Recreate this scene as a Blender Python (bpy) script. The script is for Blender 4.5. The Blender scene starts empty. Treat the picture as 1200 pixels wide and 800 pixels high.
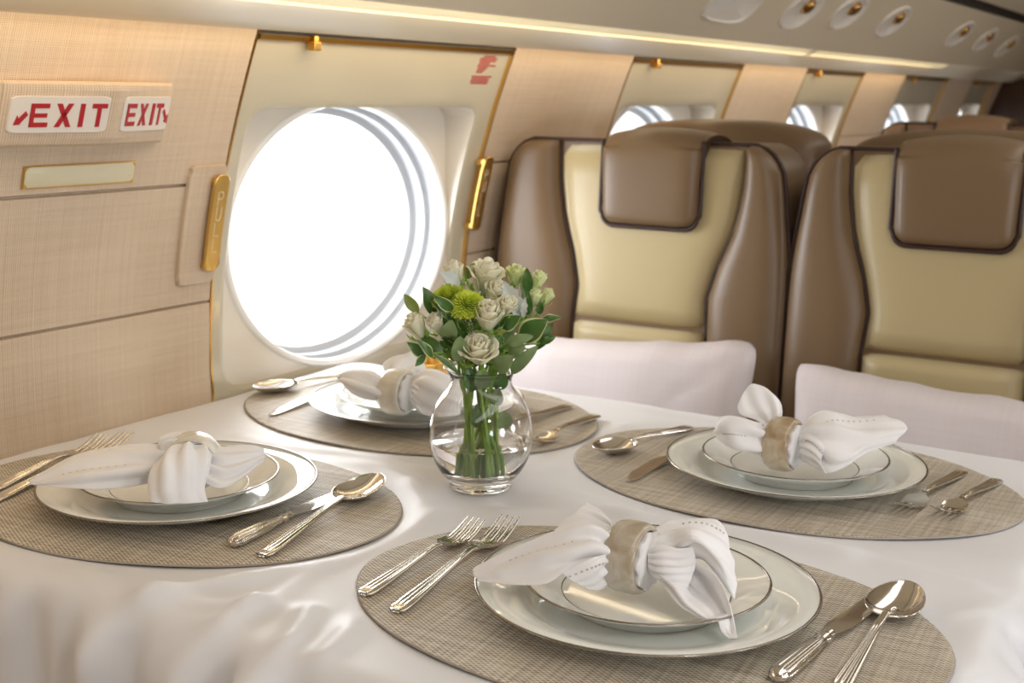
import bpy, math, random
from mathutils import Vector, Matrix, noise
random.seed(7)
PI = math.pi
T = 0.72                      # table height above the cabin floor; table-relative z + T = world z
SC = bpy.context.scene
COL = SC.collection

# ------------------------------------------------------------------ helpers
class MB:
    """collects faces, then links them as ONE mesh object"""
    def __init__(s):
        s.v = []; s.f = []; s.m = []
    def vert(s, p):
        s.v.append((p[0], p[1], p[2])); return len(s.v) - 1
    def face(s, idx, m=0):
        s.f.append(tuple(idx)); s.m.append(m)
    def grid(s, pts, cu=False, cv=False, m=0, flip=False, mf=None):
        nu = len(pts); nv = len(pts[0])
        ids = [[s.vert(p) for p in row] for row in pts]
        for i in range(nu if cu else nu - 1):
            for j in range(nv if cv else nv - 1):
                a = ids[i][j]; b = ids[(i + 1) % nu][j]; c = ids[(i + 1) % nu][(j + 1) % nv]; d = ids[i][(j + 1) % nv]
                mm = mf(i, j) if mf else m
                s.face((a, d, c, b) if flip else (a, b, c, d), mm)
        return ids
    def tube(s, path, rad, n=8, caps=True, m=0, flat=1.0, closed=False):
        P = [Vector(p) for p in path]; N = len(P)
        rf = rad if callable(rad) else (lambda t: rad)
        rows = []; up = None
        for i in range(N):
            if closed:
                d = P[(i + 1) % N] - P[i - 1]
            else:
                d = P[min(i + 1, N - 1)] - P[max(i - 1, 0)]
            d.normalize()
            if up is None:
                up = Vector((0, 0, 1)) if abs(d.z) < .9 else Vector((1, 0, 0))
            a = d.cross(up); a.normalize(); up = a.cross(d); up.normalize()
            r = rf(i / max(1, N - 1))
            rows.append([P[i] + a * (r * math.cos(2 * PI * k / n)) + up * (r * flat * math.sin(2 * PI * k / n)) for k in range(n)])
        ids = s.grid(rows, cu=closed, cv=True, m=m)
        if caps and not closed:
            s.face(ids[0][::-1], m); s.face(ids[-1], m)
    def lathe(s, prof, c=(0, 0, 0), n=64, close=False, m=0, mf=None):
        rows = [[(c[0] + r * math.cos(2 * PI * k / n), c[1] + r * math.sin(2 * PI * k / n), c[2] + z) for k in range(n)] for r, z in prof]
        ids = s.grid(rows, cu=close, cv=True, m=m, mf=mf, flip=True)
        if not close:
            if prof[0][0] > 1e-4 or True:
                s.face(ids[0], m if not mf else mf(0, 0)); s.face(ids[-1][::-1], m if not mf else mf(len(prof) - 2, 0))
    def box(s, a, b, m=0, f=None):
        x0, y0, z0 = a; x1, y1, z1 = b
        c = [(x0, y0, z0), (x1, y0, z0), (x1, y1, z0), (x0, y1, z0), (x0, y0, z1), (x1, y0, z1), (x1, y1, z1), (x0, y1, z1)]
        if f: c = [f(p) for p in c]
        i = [s.vert(p) for p in c]
        for q in ((0, 3, 2, 1), (4, 5, 6, 7), (0, 1, 5, 4), (1, 2, 6, 5), (2, 3, 7, 6), (3, 0, 4, 7)):
            s.face([i[k] for k in q], m)
    def prism(s, front, back, m=0):
        n = len(front); A = [s.vert(p) for p in front]; B = [s.vert(p) for p in back]
        s.face(A, m); s.face(B[::-1], m)
        for k in range(n):
            s.face((A[k], B[k], B[(k + 1) % n], A[(k + 1) % n]), m)
    def build(s, name, mats, parent=None, smooth=True, sharp=40, xf=None, solid=0, bevel=0, subsurf=0):
        me = bpy.data.meshes.new(name)
        v = s.v
        off = parent_loc(parent)
        if xf is not None:
            v = [tuple(xf @ Vector(p)) for p in v]
        if off is not None:
            v = [(p[0] - off.x, p[1] - off.y, p[2] - off.z) for p in v]
        me.from_pydata(v, [], s.f)
        if not isinstance(mats, (list, tuple)): mats = [mats]
        for mt in mats: me.materials.append(mt)
        me.polygons.foreach_set('material_index', s.m)
        me.polygons.foreach_set('use_smooth', [smooth] * len(s.f))
        me.validate(); me.update()
        if smooth and sharp: me.set_sharp_from_angle(angle=math.radians(sharp))
        o = bpy.data.objects.new(name, me); COL.objects.link(o)
        if parent is not None: o.parent = parent
        if bevel:
            b = o.modifiers.new('bevel', 'BEVEL'); b.width = bevel; b.segments = 3; b.limit_method = 'ANGLE'; b.angle_limit = math.radians(35)
        if solid:
            q = o.modifiers.new('solid', 'SOLIDIFY'); q.thickness = solid; q.offset = 0
        if subsurf:
            q = o.modifiers.new('sub', 'SUBSURF'); q.levels = q.render_levels = subsurf
        return o

def parent_loc(o):
    """world translation of an unrotated parent chain"""
    if o is None: return None
    t = Vector((0, 0, 0))
    while o is not None:
        t += Vector(o.location); o = o.parent
    return t

def tag(o, label=None, cat=None, group=None, kind=None):
    if label: o['label'] = label
    if cat: o['category'] = cat
    if group: o['group'] = group
    if kind: o['kind'] = kind
    return o

def thing(name, label, cat, loc, group=None):
    o = bpy.data.objects.new(name, None); COL.objects.link(o)
    o.location = loc; o.empty_display_size = .02
    return tag(o, label, cat, group)

def copy_tree(o, parent=None):
    c = o.copy(); COL.objects.link(c)
    if parent is not None: c.parent = parent
    for ch in list(o.children): copy_tree(ch, c)
    return c

def lerp(a, b, t): return a + (b - a) * t
def smooth(a, b, x):
    t = max(0., min(1., (x - a) / (b - a))); return t * t * (3 - 2 * t)
def interp(tab, x):
    if x <= tab[0][0]: return tab[0][1]
    for (a, fa), (b, fb) in zip(tab, tab[1:]):
        if x <= b: return fa + (fb - fa) * (x - a) / (b - a)
    return tab[-1][1]
def cr(P, t):
    """Catmull-Rom through the points of P, t in 0..1"""
    n = len(P) - 1; x = min(max(t, 0), 1) * n; i = min(int(x), n - 1); u = x - i
    p1 = P[i]; p2 = P[i + 1]
    p0 = P[i - 1] if i > 0 else p1 * 2 - p2
    p3 = P[i + 2] if i + 2 <= n else p2 * 2 - p1
    return ((p1 * 2) + (p2 - p0) * u + (p0 * 2 - p1 * 5 + p2 * 4 - p3) * (u * u) + (p1 * 3 - p0 - p2 * 3 + p3) * (u ** 3)) * .5
def patch(ctrl, nu, nv):
    C = [[Vector(p) for p in r] for r in ctrl]
    cols = [[cr(r, j / (nv - 1)) for j in range(nv)] for r in C]
    return [[cr([c[j] for c in cols], i / (nu - 1)) for j in range(nv)] for i in range(nu)]

# ------------------------------------------------------------------ materials
def new_mat(name):
    m = bpy.data.materials.new(name); m.use_nodes = True
    return m, m.node_tree.nodes, m.node_tree.links, m.node_tree.nodes['Principled BSDF']
def pm(name, col, rough=.5, metal=0., noise_s=0, noise_a=.0, bump=0, bump_s=200, sheen=0, sss=0, coat=0, emit=None, es=0, spec=.5, stretch=None):
    m, N, L, b = new_mat(name)
    b.inputs['Base Color'].default_value = (*col, 1); b.inputs['Roughness'].default_value = rough; b.inputs['Metallic'].default_value = metal
    b.inputs['Specular IOR Level'].default_value = spec
    if sheen: b.inputs['Sheen Weight'].default_value = sheen; b.inputs['Sheen Roughness'].default_value = .5
    if coat: b.inputs['Coat Weight'].default_value = coat; b.inputs['Coat Roughness'].default_value = .04
    if sss:
        b.inputs['Subsurface Weight'].default_value = sss; b.inputs['Subsurface Radius'].default_value = (.006, .005, .003); b.inputs['Subsurface Scale'].default_value = 1
    if emit: b.inputs['Emission Color'].default_value = (*emit, 1); b.inputs['Emission Strength'].default_value = es
    if noise_s or bump:
        tc = N.new('ShaderNodeTexCoord'); mp = N.new('ShaderNodeMapping'); L.new(tc.outputs['Object'], mp.inputs[0])
        if stretch: mp.inputs['Scale'].default_value = stretch
    if noise_s:
        t = N.new('ShaderNodeTexNoise'); t.inputs['Scale'].default_value = noise_s; t.inputs['Detail'].default_value = 4; L.new(mp.outputs[0], t.inputs[0])
        x = N.new('ShaderNodeMix'); x.data_type = 'RGBA'; L.new(t.outputs['Fac'], x.inputs[0])
        x.inputs[6].default_value = (*[c * (1 - noise_a) for c in col], 1); x.inputs[7].default_value = (*[min(1, c * (1 + noise_a)) for c in col], 1)
        L.new(x.outputs[2], b.inputs['Base Color'])
    if bump:
        t = N.new('ShaderNodeTexNoise'); t.inputs['Scale'].default_value = bump_s; t.inputs['Detail'].default_value = 3; L.new(mp.outputs[0], t.inputs[0])
        q = N.new('ShaderNodeBump'); q.inputs['Strength'].default_value = bump; q.inputs['Distance'].default_value = .002
        L.new(t.outputs['Fac'], q.inputs['Height']); L.new(q.outputs[0], b.inputs['Normal'])
    return m

def weave_mat(name, c1, c2, fx, fy, axes='xy', rough=.7, bump=.6, streak=.25, dist=.0006, irregular=.0, rows=False):
    """woven cloth: two crossing sets of threads, alternately over and under; c1 raised thread, c2 gaps"""
    m, N, L, b = new_mat(name); b.inputs['Roughness'].default_value = rough
    tc = N.new('ShaderNodeTexCoord'); sp = N.new('ShaderNodeSeparateXYZ'); L.new(tc.outputs['Object'], sp.inputs[0])
    ax = {'x': 0, 'y': 1, 'z': 2}
    def M(op, a, bb=None):
        n = N.new('ShaderNodeMath'); n.operation = op
        for k, v in enumerate((a, bb)):
            if v is None: continue
            if isinstance(v, (int, float)): n.inputs[k].default_value = v
            else: L.new(v, n.inputs[k])
        return n.outputs[0]
    U = M('MULTIPLY', sp.outputs[ax[axes[0]]], fx * PI); V = M('MULTIPLY', sp.outputs[ax[axes[1]]], fy * PI)
    if irregular:
        wn = N.new('ShaderNodeTexNoise'); wn.noise_dimensions = '1D'; wn.inputs['Scale'].default_value = fx * .22; wn.inputs['Detail'].default_value = 3
        L.new(sp.outputs[ax[axes[0]]], wn.inputs['W']); U = M('ADD', U, M('MULTIPLY', wn.outputs['Fac'], irregular))
    su = M('SINE', U); sv = M('SINE', V)
    h = M('MULTIPLY', su, sv)                 # checker of overs and unders
    h2 = M('ADD', M('MULTIPLY', h, .5), .5)
    if rows: h2 = M('POWER', M('MULTIPLY', M('ABSOLUTE', su), M('ABSOLUTE', sv)), .6)
    # streaky threads
    mp = N.new('ShaderNodeMapping'); L.new(tc.outputs['Object'], mp.inputs[0])
    sc = [6, 6, 6]; sc[ax[axes[0]]] = 220; mp.inputs['Scale'].default_value = sc
    t = N.new('ShaderNodeTexNoise'); t.inputs['Scale'].default_value = 1; t.inputs['Detail'].default_value = 2; L.new(mp.outputs[0], t.inputs[0])
    mp2 = N.new('ShaderNodeMapping'); L.new(tc.outputs['Object'], mp2.inputs[0])
    sc = [9, 9, 9]; sc[ax[axes[1]]] = 260; mp2.inputs['Scale'].default_value = sc
    t2 = N.new('ShaderNodeTexNoise'); t2.inputs['Scale'].default_value = 1; t2.inputs['Detail'].default_value = 2; L.new(mp2.outputs[0], t2.inputs[0])
    st = M('MULTIPLY', M('ADD', M('SUBTRACT', t.outputs['Fac'], .5), M('SUBTRACT', t2.outputs['Fac'], .5)), streak * 2.2)
    fac = M('ADD', h2, st)
    x = N.new('ShaderNodeMix'); x.data_type = 'RGBA'; L.new(fac, x.inputs[0]); x.inputs[6].default_value = (*c2, 1); x.inputs[7].default_value = (*c1, 1)
    L.new(x.outputs[2], b.inputs['Base Color'])
    q = N.new('ShaderNodeBump'); q.inputs['Strength'].default_value = bump; q.inputs['Distance'].default_value = dist
    L.new(h2, q.inputs['Height']); L.new(q.outputs[0], b.inputs['Normal'])
    return m

def glass_mat(name, ior=1.45, col=(1, 1, 1)):
    m, N, L, b = new_mat(name); N.remove(b)
    g = N.new('ShaderNodeBsdfGlass'); g.inputs['Roughness'].default_value = 0; g.inputs['IOR'].default_value = ior; g.inputs['Color'].default_value = (*col, 1)
    L.new(g.outputs[0], N['Material Output'].inputs[0]); return m
def pane_mat(name):
    m, N, L, b = new_mat(name); N.remove(b)
    t = N.new('ShaderNodeBsdfTransparent'); g = N.new('ShaderNodeBsdfGlossy'); g.inputs['Roughness'].default_value = .02
    f = N.new('ShaderNodeFresnel'); f.inputs['IOR'].default_value = 1.3; x = N.new('ShaderNodeMixShader')
    L.new(f.outputs[0], x.inputs[0]); L.new(t.outputs[0], x.inputs[1]); L.new(g.outputs[0], x.inputs[2]); L.new(x.outputs[0], N['Material Output'].inputs[0])
    return m
def stone_mat(name, c1, c2, c3):
    m, N, L, b = new_mat(name); b.inputs['Roughness'].default_value = .22; b.inputs['Coat Weight'].default_value = .3
    tc = N.new('ShaderNodeTexCoord'); t = N.new('ShaderNodeTexNoise'); t.inputs['Scale'].default_value = 42; t.inputs['Detail'].default_value = 4; t.inputs['Distortion'].default_value = .5
    L.new(tc.outputs['Object'], t.inputs[0]); r = N.new('ShaderNodeValToRGB'); L.new(t.outputs['Fac'], r.inputs[0])
    r.color_ramp.elements[0].position = .36; r.color_ramp.elements[0].color = (*c1, 1); r.color_ramp.elements[1].position = .66; r.color_ramp.elements[1].color = (*c3, 1)
    e = r.color_ramp.elements.new(.5); e.color = (*c2, 1); L.new(r.outputs[0], b.inputs['Base Color']); return m

M = {}
M['fabric'] = weave_mat('wall_fabric', (.73, .59, .45), (.45, .335, .225), 370, 560, 'xz', .85, .5, .20, .0005, 3.5, rows=True)
M['panel'] = pm('cream_panel', (.55, .50, .385), .14, coat=.3)
M['plate_panel'] = pm('window_surround_white', (.74, .68, .59), .28)
M['bezel'] = pm('window_bezel_white', (.84, .82, .77), .22)
M['tunnel'] = pm('window_tunnel_grey', (.46, .48, .51), .35)
M['pane'] = pane_mat('window_pane')
M['gold'] = pm('polished_gold', (.80, .50, .15), .22, 1.0)
M['rail'] = pm('bronze_gold_rail', (.58, .34, .09), .3, 1.0)
M['gold_satin'] = pm('satin_gold', (.72, .47, .14), .34, 1.0)
M['gold_etch'] = pm('pale_engraved_lettering', (.80, .74, .55), .5)
M['ceiling'] = pm('ceiling_cream', (.62, .53, .385), .42)
M['valance'] = pm('valance_cream', (.66, .585, .44), .32)
M['dark'] = pm('dark_gap', (.03, .022, .016), .6)
M['wood'] = pm('dark_wood_veneer', (.05, .02, .012), .25, noise_s=8, noise_a=.5, stretch=(1, 1, 9))
M['carpet'] = pm('carpet_beige', (.34, .27, .2), .95, noise_s=120, noise_a=.3)
M['strip'] = pm('warm_strip_light', (.9, .8, .55), .5, emit=(1., .80, .42), es=.34)
M['leather'] = pm('brown_leather', (.172, .108, .056), .40, noise_s=6, noise_a=.07, bump=.12, bump_s=420)
M['leather_far'] = pm('tan_leather', (.27, .16, .085), .42, bump=.1, bump_s=400)
M['cream_leather'] = pm('cream_leather', (.48, .39, .215), .38, noise_s=5, noise_a=.05, bump=.12, bump_s=420)
M['piping'] = pm('dark_brown_piping', (.035, .014, .012), .45)
M['pillow'] = weave_mat('pillow_linen', (.66, .60, .61), (.61, .55, .56), 620, 620, 'yz', .9, .12, .5, .0002)
M['cloth'] = pm('white_tablecloth_satin', (.735, .735, .765), .42, sheen=.25, bump=.06, bump_s=900, spec=.35)
M['mat'] = weave_mat('placemat_weave', (.80, .73, .61), (.16, .115, .075), 540, 330, 'xy', .55, .9, .34, .0008)
M['mat_edge'] = pm('placemat_edge', (.36, .31, .26), .6)
M['china'] = pm('white_bone_china', (.85, .865, .83), .06, coat=.5, spec=.5)
M['silver_line'] = pm('dark_silver_rim', (.30, .26, .22), .22, 1.0)
M['steel'] = pm('polished_silver', (.74, .70, .64), .13, 1.0)
M['napkin'] = pm('white_napkin_cotton', (.81, .795, .80), .75, sheen=.2, bump=.10, bump_s=700, spec=.2)
M['stitch'] = pm('napkin_stitch_holes', (.46, .42, .40), .9)
M['ring_dark'] = stone_mat('marbled_stone', (.38, .31, .22), (.50, .44, .36), (.60, .56, .50))
M['ring_brown'] = stone_mat('brown_marbled_stone', (.34, .24, .14), (.50, .41, .29), (.60, .52, .40))
M['ring_pale'] = stone_mat('pale_stone', (.60, .55, .46), (.70, .66, .58), (.76, .73, .67))
M['glass'] = glass_mat('clear_glass', 1.46)
M['water'] = glass_mat('water', 1.33)
M['stem'] = pm('green_stem', (.26, .43, .07), .4, sss=.1)
M['petal'] = pm('cream_rose_petal', (.98, .945, .79), .6, sss=.4, spec=.25, noise_s=40, noise_a=.06)
M['bud'] = pm('greenish_cream_petal', (.90, .93, .58), .6, sss=.25, spec=.25)
M['mum'] = pm('lime_green_petal', (.66, .76, .09), .6, sss=.15, spec=.2)
M['mum_gap_shade'] = pm('green_petal_gap_shade', (.13, .20, .015), .7)  # core darkened: shade in the gaps between petals put into the colour
M['floret'] = pm('dark_green_floret', (.06, .13, .015), .6)
for k in ('petal', 'bud'):                       # thin petals let some light through
    nt = M[k].node_tree; pb = nt.nodes['Principled BSDF']; tr = nt.nodes.new('ShaderNodeBsdfTranslucent'); tr.inputs[0].default_value = (1, .97, .84, 1) if k == 'petal' else (.92, .96, .62, 1)
    mxs = nt.nodes.new('ShaderNodeMixShader'); mxs.inputs[0].default_value = .42; pb.inputs['Subsurface Weight'].default_value = 0
    nt.links.new(pb.outputs[0], mxs.inputs[1]); nt.links.new(tr.outputs[0], mxs.inputs[2]); nt.links.new(mxs.outputs[0], nt.nodes['Material Output'].inputs[0])
M['leaf_dark'] = pm('dark_green_leaf', (.060, .140, .026), .35, noise_s=60, noise_a=.25)
M['leaf_edge'] = pm('cream_leaf_edge', (.58, .62, .30), .45)
M['leaf_euc'] = pm('grey_green_leaf', (.215, .305, .13), .5, noise_s=50, noise_a=.15)
M['leaf_olive'] = pm('olive_leaf', (.24, .31, .07), .45, noise_s=50, noise_a=.15)
M['leaf_grey'] = pm('silver_grey_felt_leaf', (.52, .56, .52), .9, noise_s=80, noise_a=.12, sheen=.4)
M['sign_white'] = pm('sign_white', (.74, .68, .62), .25)
M['sign_red'] = pm('sign_red', (.42, .012, .018), .35)
M['placard'] = pm('cream_placard', (.66, .60, .42), .35)
M['black'] = pm('black_metal', (.03, .025, .02), .4)
M['brass_dark'] = pm('dark_brass', (.36, .20, .06), .3, 1.0)
# ------------------------------------------------------------------ the cabin shell (structure)
YC = -0.05                                   # the cabin's centre line
X_REAR, X_FRONT = -1.5, 5.75
def Wy(z):
    """inner face of the left side wall: lateral position at table-relative height z"""
    if z < 0: return 1.176 - .18 * z * z
    return ((.36095631 * z - .78606101) * z + .08463966) * z + 1.17600735
def left(p): return (p[0], p[1], p[2] + T)
def right(p): return (p[0], 2 * YC - p[1], p[2] + T)
class SideMB(MB):
    def __init__(s, side): super().__init__(); s.side = side
    def vert(s, p): return super().vert(s.side(p))
def structure(o): return tag(o, kind='structure')

def wall_sheet(mb, x0, x1, z0, z1, off, n=14, lip=0, m=0):
    zs = [lerp(z0, z1, i / n) for i in range(n + 1)]
    if lip:
        zs = [z0, z0 + .0015] + zs[1:-1] + [z1 - .0015, z1]
        xs = [x0, x0 + .0015, lerp(x0, x1, .33), lerp(x0, x1, .66), x1 - .0015, x1]
    else: xs = [x0, x1]
    def o(i, j): return off - lip if (lip and (i in (0, len(zs) - 1) or j in (0, len(xs) - 1))) else off
    mb.grid([[(x, Wy(z) - o(i, j), z) for j, x in enumerate(xs)] for i, z in enumerate(zs)], m=m)

FAB_L = [(-1.5, -.44), (.15, 1.17), (1.768, 2.198), (2.762, 3.205), (3.712, 4.17), (4.76, 5.17), (5.59, 5.75)]
WIN_L = [(1.17, 1.768), (2.198, 2.762), (3.205, 3.712), (4.17, 4.76), (5.17, 5.59), (-.44, .15)]
FAB_R = [(-1.5, -.6), (-.04, .45), (1.01, 1.5), (2.06, 2.5), (3.06, 3.5), (4.06, 5.75)]
WIN_R = [(-.6, -.04), (.45, 1.01), (1.5, 2.06), (2.5, 3.06), (3.5, 4.06)]
win_no = [0]; trim_no = [0]

def side_wall(name, side, fabs, wins):
    w = SideMB(side)
    for x0, x1 in fabs: wall_sheet(w, x0, x1, -.72, .50, -.0006, 24)
    for x0, x1 in wins: wall_sheet(w, x0, x1, -.72, -.05, -.004, 12)
    wall = structure(w.build(name, M['fabric']))
    for x0, x1 in fabs:
        for z0, z1 in ((.2855, .4735), (.1325, .2840), (-.70, .1310)):
            b = SideMB(side); wall_sheet(b, x0, x1, z0, z1, .006, 10, lip=.006)
            b.build('fabric_panel', M['fabric'], wall)
        for xe in (x0, x1):                      # thin gold strip along the panel's edge
            if X_REAR < xe < X_FRONT:
                b = SideMB(side); d = .003 if xe == x1 else -.003
                b.grid([[(xe, Wy(z) - .0065, z), (xe + d, Wy(z) - .0065, z), (xe + d, Wy(z) + .002, z)] for z in [lerp(-.1, .474, i / 16) for i in range(17)]])
                b.build('gold_edge_strip', M['gold'], wall)
    for x0, x1 in wins: window(side, x0, x1)
    return wall

def window(side, x0, x1):
    win_no[0] += 1; name = 'window_%d' % win_no[0]
    xc = (x0 + x1) / 2 - .004; k = (x1 - x0) / .598
    zc = .1925; yp = 1.18; ax, az = .25 * k, .187
    rx0, rx1, rz0, rz1 = xc - .268 * k, xc + .262 * k, .003, .381
    rcx, rcz, ra, rb = (rx0 + rx1) / 2, (rz0 + rz1) / 2, (rx1 - rx0) / 2, (rz1 - rz0) / 2
    n = 128; th = [2 * PI * i / n for i in range(n)]
    oz0, oz1 = -.052, .474
    def rect(t):                                # outer rectangle of the panel
        c, s = math.cos(t), math.sin(t)
        r = 1e9
        for lim, comp in ((x1 - rcx, c), (x0 - rcx, c), (oz1 - rcz, s), (oz0 - rcz, s)):
            if abs(comp) > 1e-9 and lim / comp > 0: r = min(r, lim / comp)
        return rcx + c * r, rcz + s * r
    outer = [rect(t) for t in th]
    for cx, cz in ((x0, oz0), (x1, oz0), (x0, oz1), (x1, oz1)):   # keep the four corners
        i = min(range(n), key=lambda q: (outer[q][0] - cx) ** 2 + (outer[q][1] - cz) ** 2); outer[i] = (cx, cz)
    def sup(a, b, e=20):
        L = []
        for t in th:
            c, s = math.cos(t), math.sin(t); r = (abs(c / a) ** e + abs(s / b) ** e) ** (-1 / e)
            L.append((rcx + c * r, rcz + s * r))
        return L
    inner = sup(ra, rb); inner2 = sup(ra - .004, rb - .004); oval = [(xc + ax * math.cos(t), zc + az * math.sin(t)) for t in th]
    b = SideMB(side); rows = []
    for q in (0, .15, .35, .6, .85, 1): rows.append([(lerp(o[0], i[0], q), Wy(lerp(o[1], i[1], q)), lerp(o[1], i[1], q)) for o, i in zip(outer, inner)])
    rows.append([(p[0], Wy(p[1]) + .002, p[1]) for p in inner2])
    b.grid(rows, cv=True)
    w = structure(b.build(name, M['panel'], sharp=30))
    b = SideMB(side); rows = []
    for q in (0, .5, 1): rows.append([(p[0], lerp(Wy(p[1]) + .002, max(yp, Wy(p[1]) + .003), q), p[1]) for p in inner2])
    for q in (.05, .3, .6, 1): rows.append([(lerp(p[0], o[0], q), max(yp, Wy(p[1]) + .003) if q < .3 else yp, lerp(p[1], o[1], q)) for p, o in zip(inner2, oval)])
    b.grid(rows, cv=True); b.build('surround', M['plate_panel'], w, sharp=24)
    def ov(d, y): return [(xc + (ax + d) * math.cos(t), y, zc + (az + d) * math.sin(t)) for t in th]
    b = SideMB(side)
    b.grid([ov(.010, yp + .001), ov(.009, yp - .004), ov(.005, yp - .006), ov(.001, yp - .005), ov(-.001, yp), ov(-.001, yp + .012)], cv=True)
    b.build('bezel', M['bezel'], w, sharp=0)
    b = SideMB(side)
    b.grid([ov(-.001, yp + .012), ov(.004, yp + .014), ov(.004, yp + .03), ov(-.004, yp + .034), ov(-.004, yp + .052), ov(-.014, yp + .058), ov(-.014, yp + .075)], cv=True)
    b.build('tunnel', M['tunnel'], w, sharp=30)
    b = SideMB(side); ids = [b.vert(p) for p in ov(-.012, yp + .066)]; b.face(ids); b.build('outer_pane', M['pane'], w, smooth=False)
    b = SideMB(side)
    for z0, z1, d in ((.4585, .4655, .009),):
        b.grid([[(x, Wy(z0) + .001, z0), (x, Wy(z0) - d, z0 + .001), (x, Wy(z1) - d, z1), (x, Wy(z1) + .001, z1)] for x in (x0 + .004, x1 - .004)])
    b.build('shade_rail', M['rail'], w, smooth=False)
    b = SideMB(side)
    b.grid([[(x, Wy(.467) - .003, .4665), (x, Wy(.474) - .003, .480)] for x in (x0, x1)]); b.build('shade_slot', M['dark'], w, smooth=False)
    lx = x0 + .17 * (x1 - x0); b = SideMB(side)
    b.box((lx - .007, Wy(.455) - .020, .449), (lx + .007, Wy(.455) - .006, .460))
    b.box((lx - .004, Wy(.46) - .016, .459), (lx + .004, Wy(.46) - .010, .468))
    b.build('latch', M['rail'], w, smooth=False, bevel=.0015)

wall_left = side_wall('wall_left', left, FAB_L, WIN_L)
wall_right = side_wall('wall_right', right, FAB_R, WIN_R)

b = MB(); b.grid([[(X_REAR - .05, 1.12, 0), (X_FRONT + .05, 1.12, 0)], [(X_REAR - .05, -1.22, 0), (X_FRONT + .05, -1.22, 0)]]); structure(b.build('floor', M['carpet'], smooth=False))
for nm, x, mt in (('wall_front', X_FRONT, 'wood'), ('wall_rear', X_REAR, 'fabric')):
    b = MB(); b.box((x, -1.30, 0), (x + (.05 if x > 0 else -.05), 1.20, 1.9)); structure(b.build(nm, M[mt], smooth=False))

# ceiling: valance, overhead service panel, dark groove, crown; one sweep for each side and one crown
VAL = [(1.10, .500), (1.082, .483), (1.066, .4715), (1.052, .4690), (1.040, .4700), (1.025, .4755), (1.005, .4850), (.984, .4935)]
STRIP = [(.984, .4935), (.978, .4975), (.962, .5045), (.956, .5040)]
PSU = [(.956, .5040), (.950, .5050), (.93, .525), (.86, .595), (.807, .6480)]
GROOVE = [(.807, .6480), (.812, .656), (.800, .672), (.786, .6690)]
CROWN = [(.786, .6690), (.70, .71), (.55, .79), (.38, .86), (.22, .925), (.08, .95), (-.05, .955)]
def sweep(side, prof, xs=(X_REAR, 0, 2, 4, X_FRONT)):
    b = SideMB(side); b.grid([[(x, y, z) for x in xs] for y, z in prof]); return b
for sd, nm in ((left, 'trim_1'), (right, 'trim_2')): structure(sweep(sd, VAL).build(nm, M['valance'], sharp=0))
for sd, nm in ((left, 'trim_3'), (right, 'trim_4')): structure(sweep(sd, GROOVE).build(nm, M['dark'], sharp=0))
b = MB()
for sd in (left, right):
    for pr in (PSU, CROWN):
        q = sweep(sd, pr); n = len(b.v); b.v += q.v; b.f += [tuple(i + n for i in f) for f in q.f]; b.m += q.m
ceiling = structure(b.build('ceiling', M['ceiling'], sharp=25))
for sd, lab in ((left, 'long warm strip light glowing in the valance above the oval windows'), (right, 'long warm strip light glowing along the aisle side valance')):
    if sd is left: segs = [(X_REAR, 2.9), (2.94, 4.25)]
    else: segs = [(X_REAR, X_FRONT)]
    o = None
    for x0, x1 in segs:
        q = sweep(sd, STRIP, (x0, x1)).build('valance_light', M['strip'], None, sharp=0)
        tag(q, lab if o is None else 'shorter far strip light continuing the valance line beyond the first joint', 'light'); o = q
q = sweep(left, STRIP, (4.25, X_FRONT)).build('trim_5', M['valance']); structure(q)
q = sweep(left, STRIP, (2.90, 2.94)).build('trim_6', M['valance']); structure(q)

# overhead service panel fittings: oval dished outlets with brass nozzles, one reading light plate
def on_psu(x, y, d=0):
    z = .5050 + (.950 - y); nx = Vector((0, .7071, .7071))   # outward (up) normal; d > 0 hangs below the panel
    return Vector((x, y, z)) - nx * d
def oval_outlet(x, y, lab, ax=.088, ay=.050, nozzle=True):
    base = on_psu(x, y); t = thing('air_outlet', lab, 'air vent', (base.x, base.y, base.z + T), 'oval air outlets along the overhead panel')
    e = Vector((0, -.7071, .7071)); b = MB(); rows = []
    for r, d in ((1.0, 0.0), (.97, .004), (.88, .005), (.80, .0015), (.0, .001)):
        rows.append([left(on_psu(x, y, d) + Vector((1, 0, 0)) * (ax * r * math.cos(2 * PI * k / 36)) + e * (ay * r * math.sin(2 * PI * k / 36))) for k in range(36)])
    b.grid(rows, cv=True); b.build('bezel', M['plate_panel'], t)
    if nozzle:
        b = MB(); c = on_psu(x, y, 0) + e * .014
        b.tube([left(c - Vector((0, .7071, .7071)) * s) for s in (-.002, .006, .010, .013)], lambda q: (.018, .018, .015, .009)[min(3, int(q * 3 + .5))], 20)
        b.build('nozzle', M['brass_dark'], t)
for x, y, lab in ((2.576, .883, 'oval overhead air outlet, largest and nearest of the row with brass nozzles'),
                  (2.855, .871, 'second oval overhead air outlet from the blank oval plate'),
                  (3.225, .871, 'third oval overhead air outlet, with the most visible brass nozzle'),
                  (3.945, .869, 'oval air outlet first after the wide gap in the overhead row'),
                  (4.317, .870, 'small distant oval air outlet, second after the gap in the row'),
                  (4.71, .877, 'tiny far oval air outlet near the cabin front')):
    oval_outlet(x, y, lab)
b = MB(); bs = on_psu(2.23, .893); rows = []
e = Vector((0, -.7071, .7071))
for r, d in ((1.0, 0.0), (.97, .004), (.90, .005), (.86, .002), (0, .002)):
    rows.append([left(on_psu(2.23, .893, d) + Vector((1, 0, 0)) * (.11 * r * math.copysign(abs(math.cos(2 * PI * k / 40)) ** .6, math.cos(2 * PI * k / 40))) + e * (.042 * r * math.copysign(abs(math.sin(2 * PI * k / 40)) ** .6, math.sin(2 * PI * k / 40)))) for k in range(40)])
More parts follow.
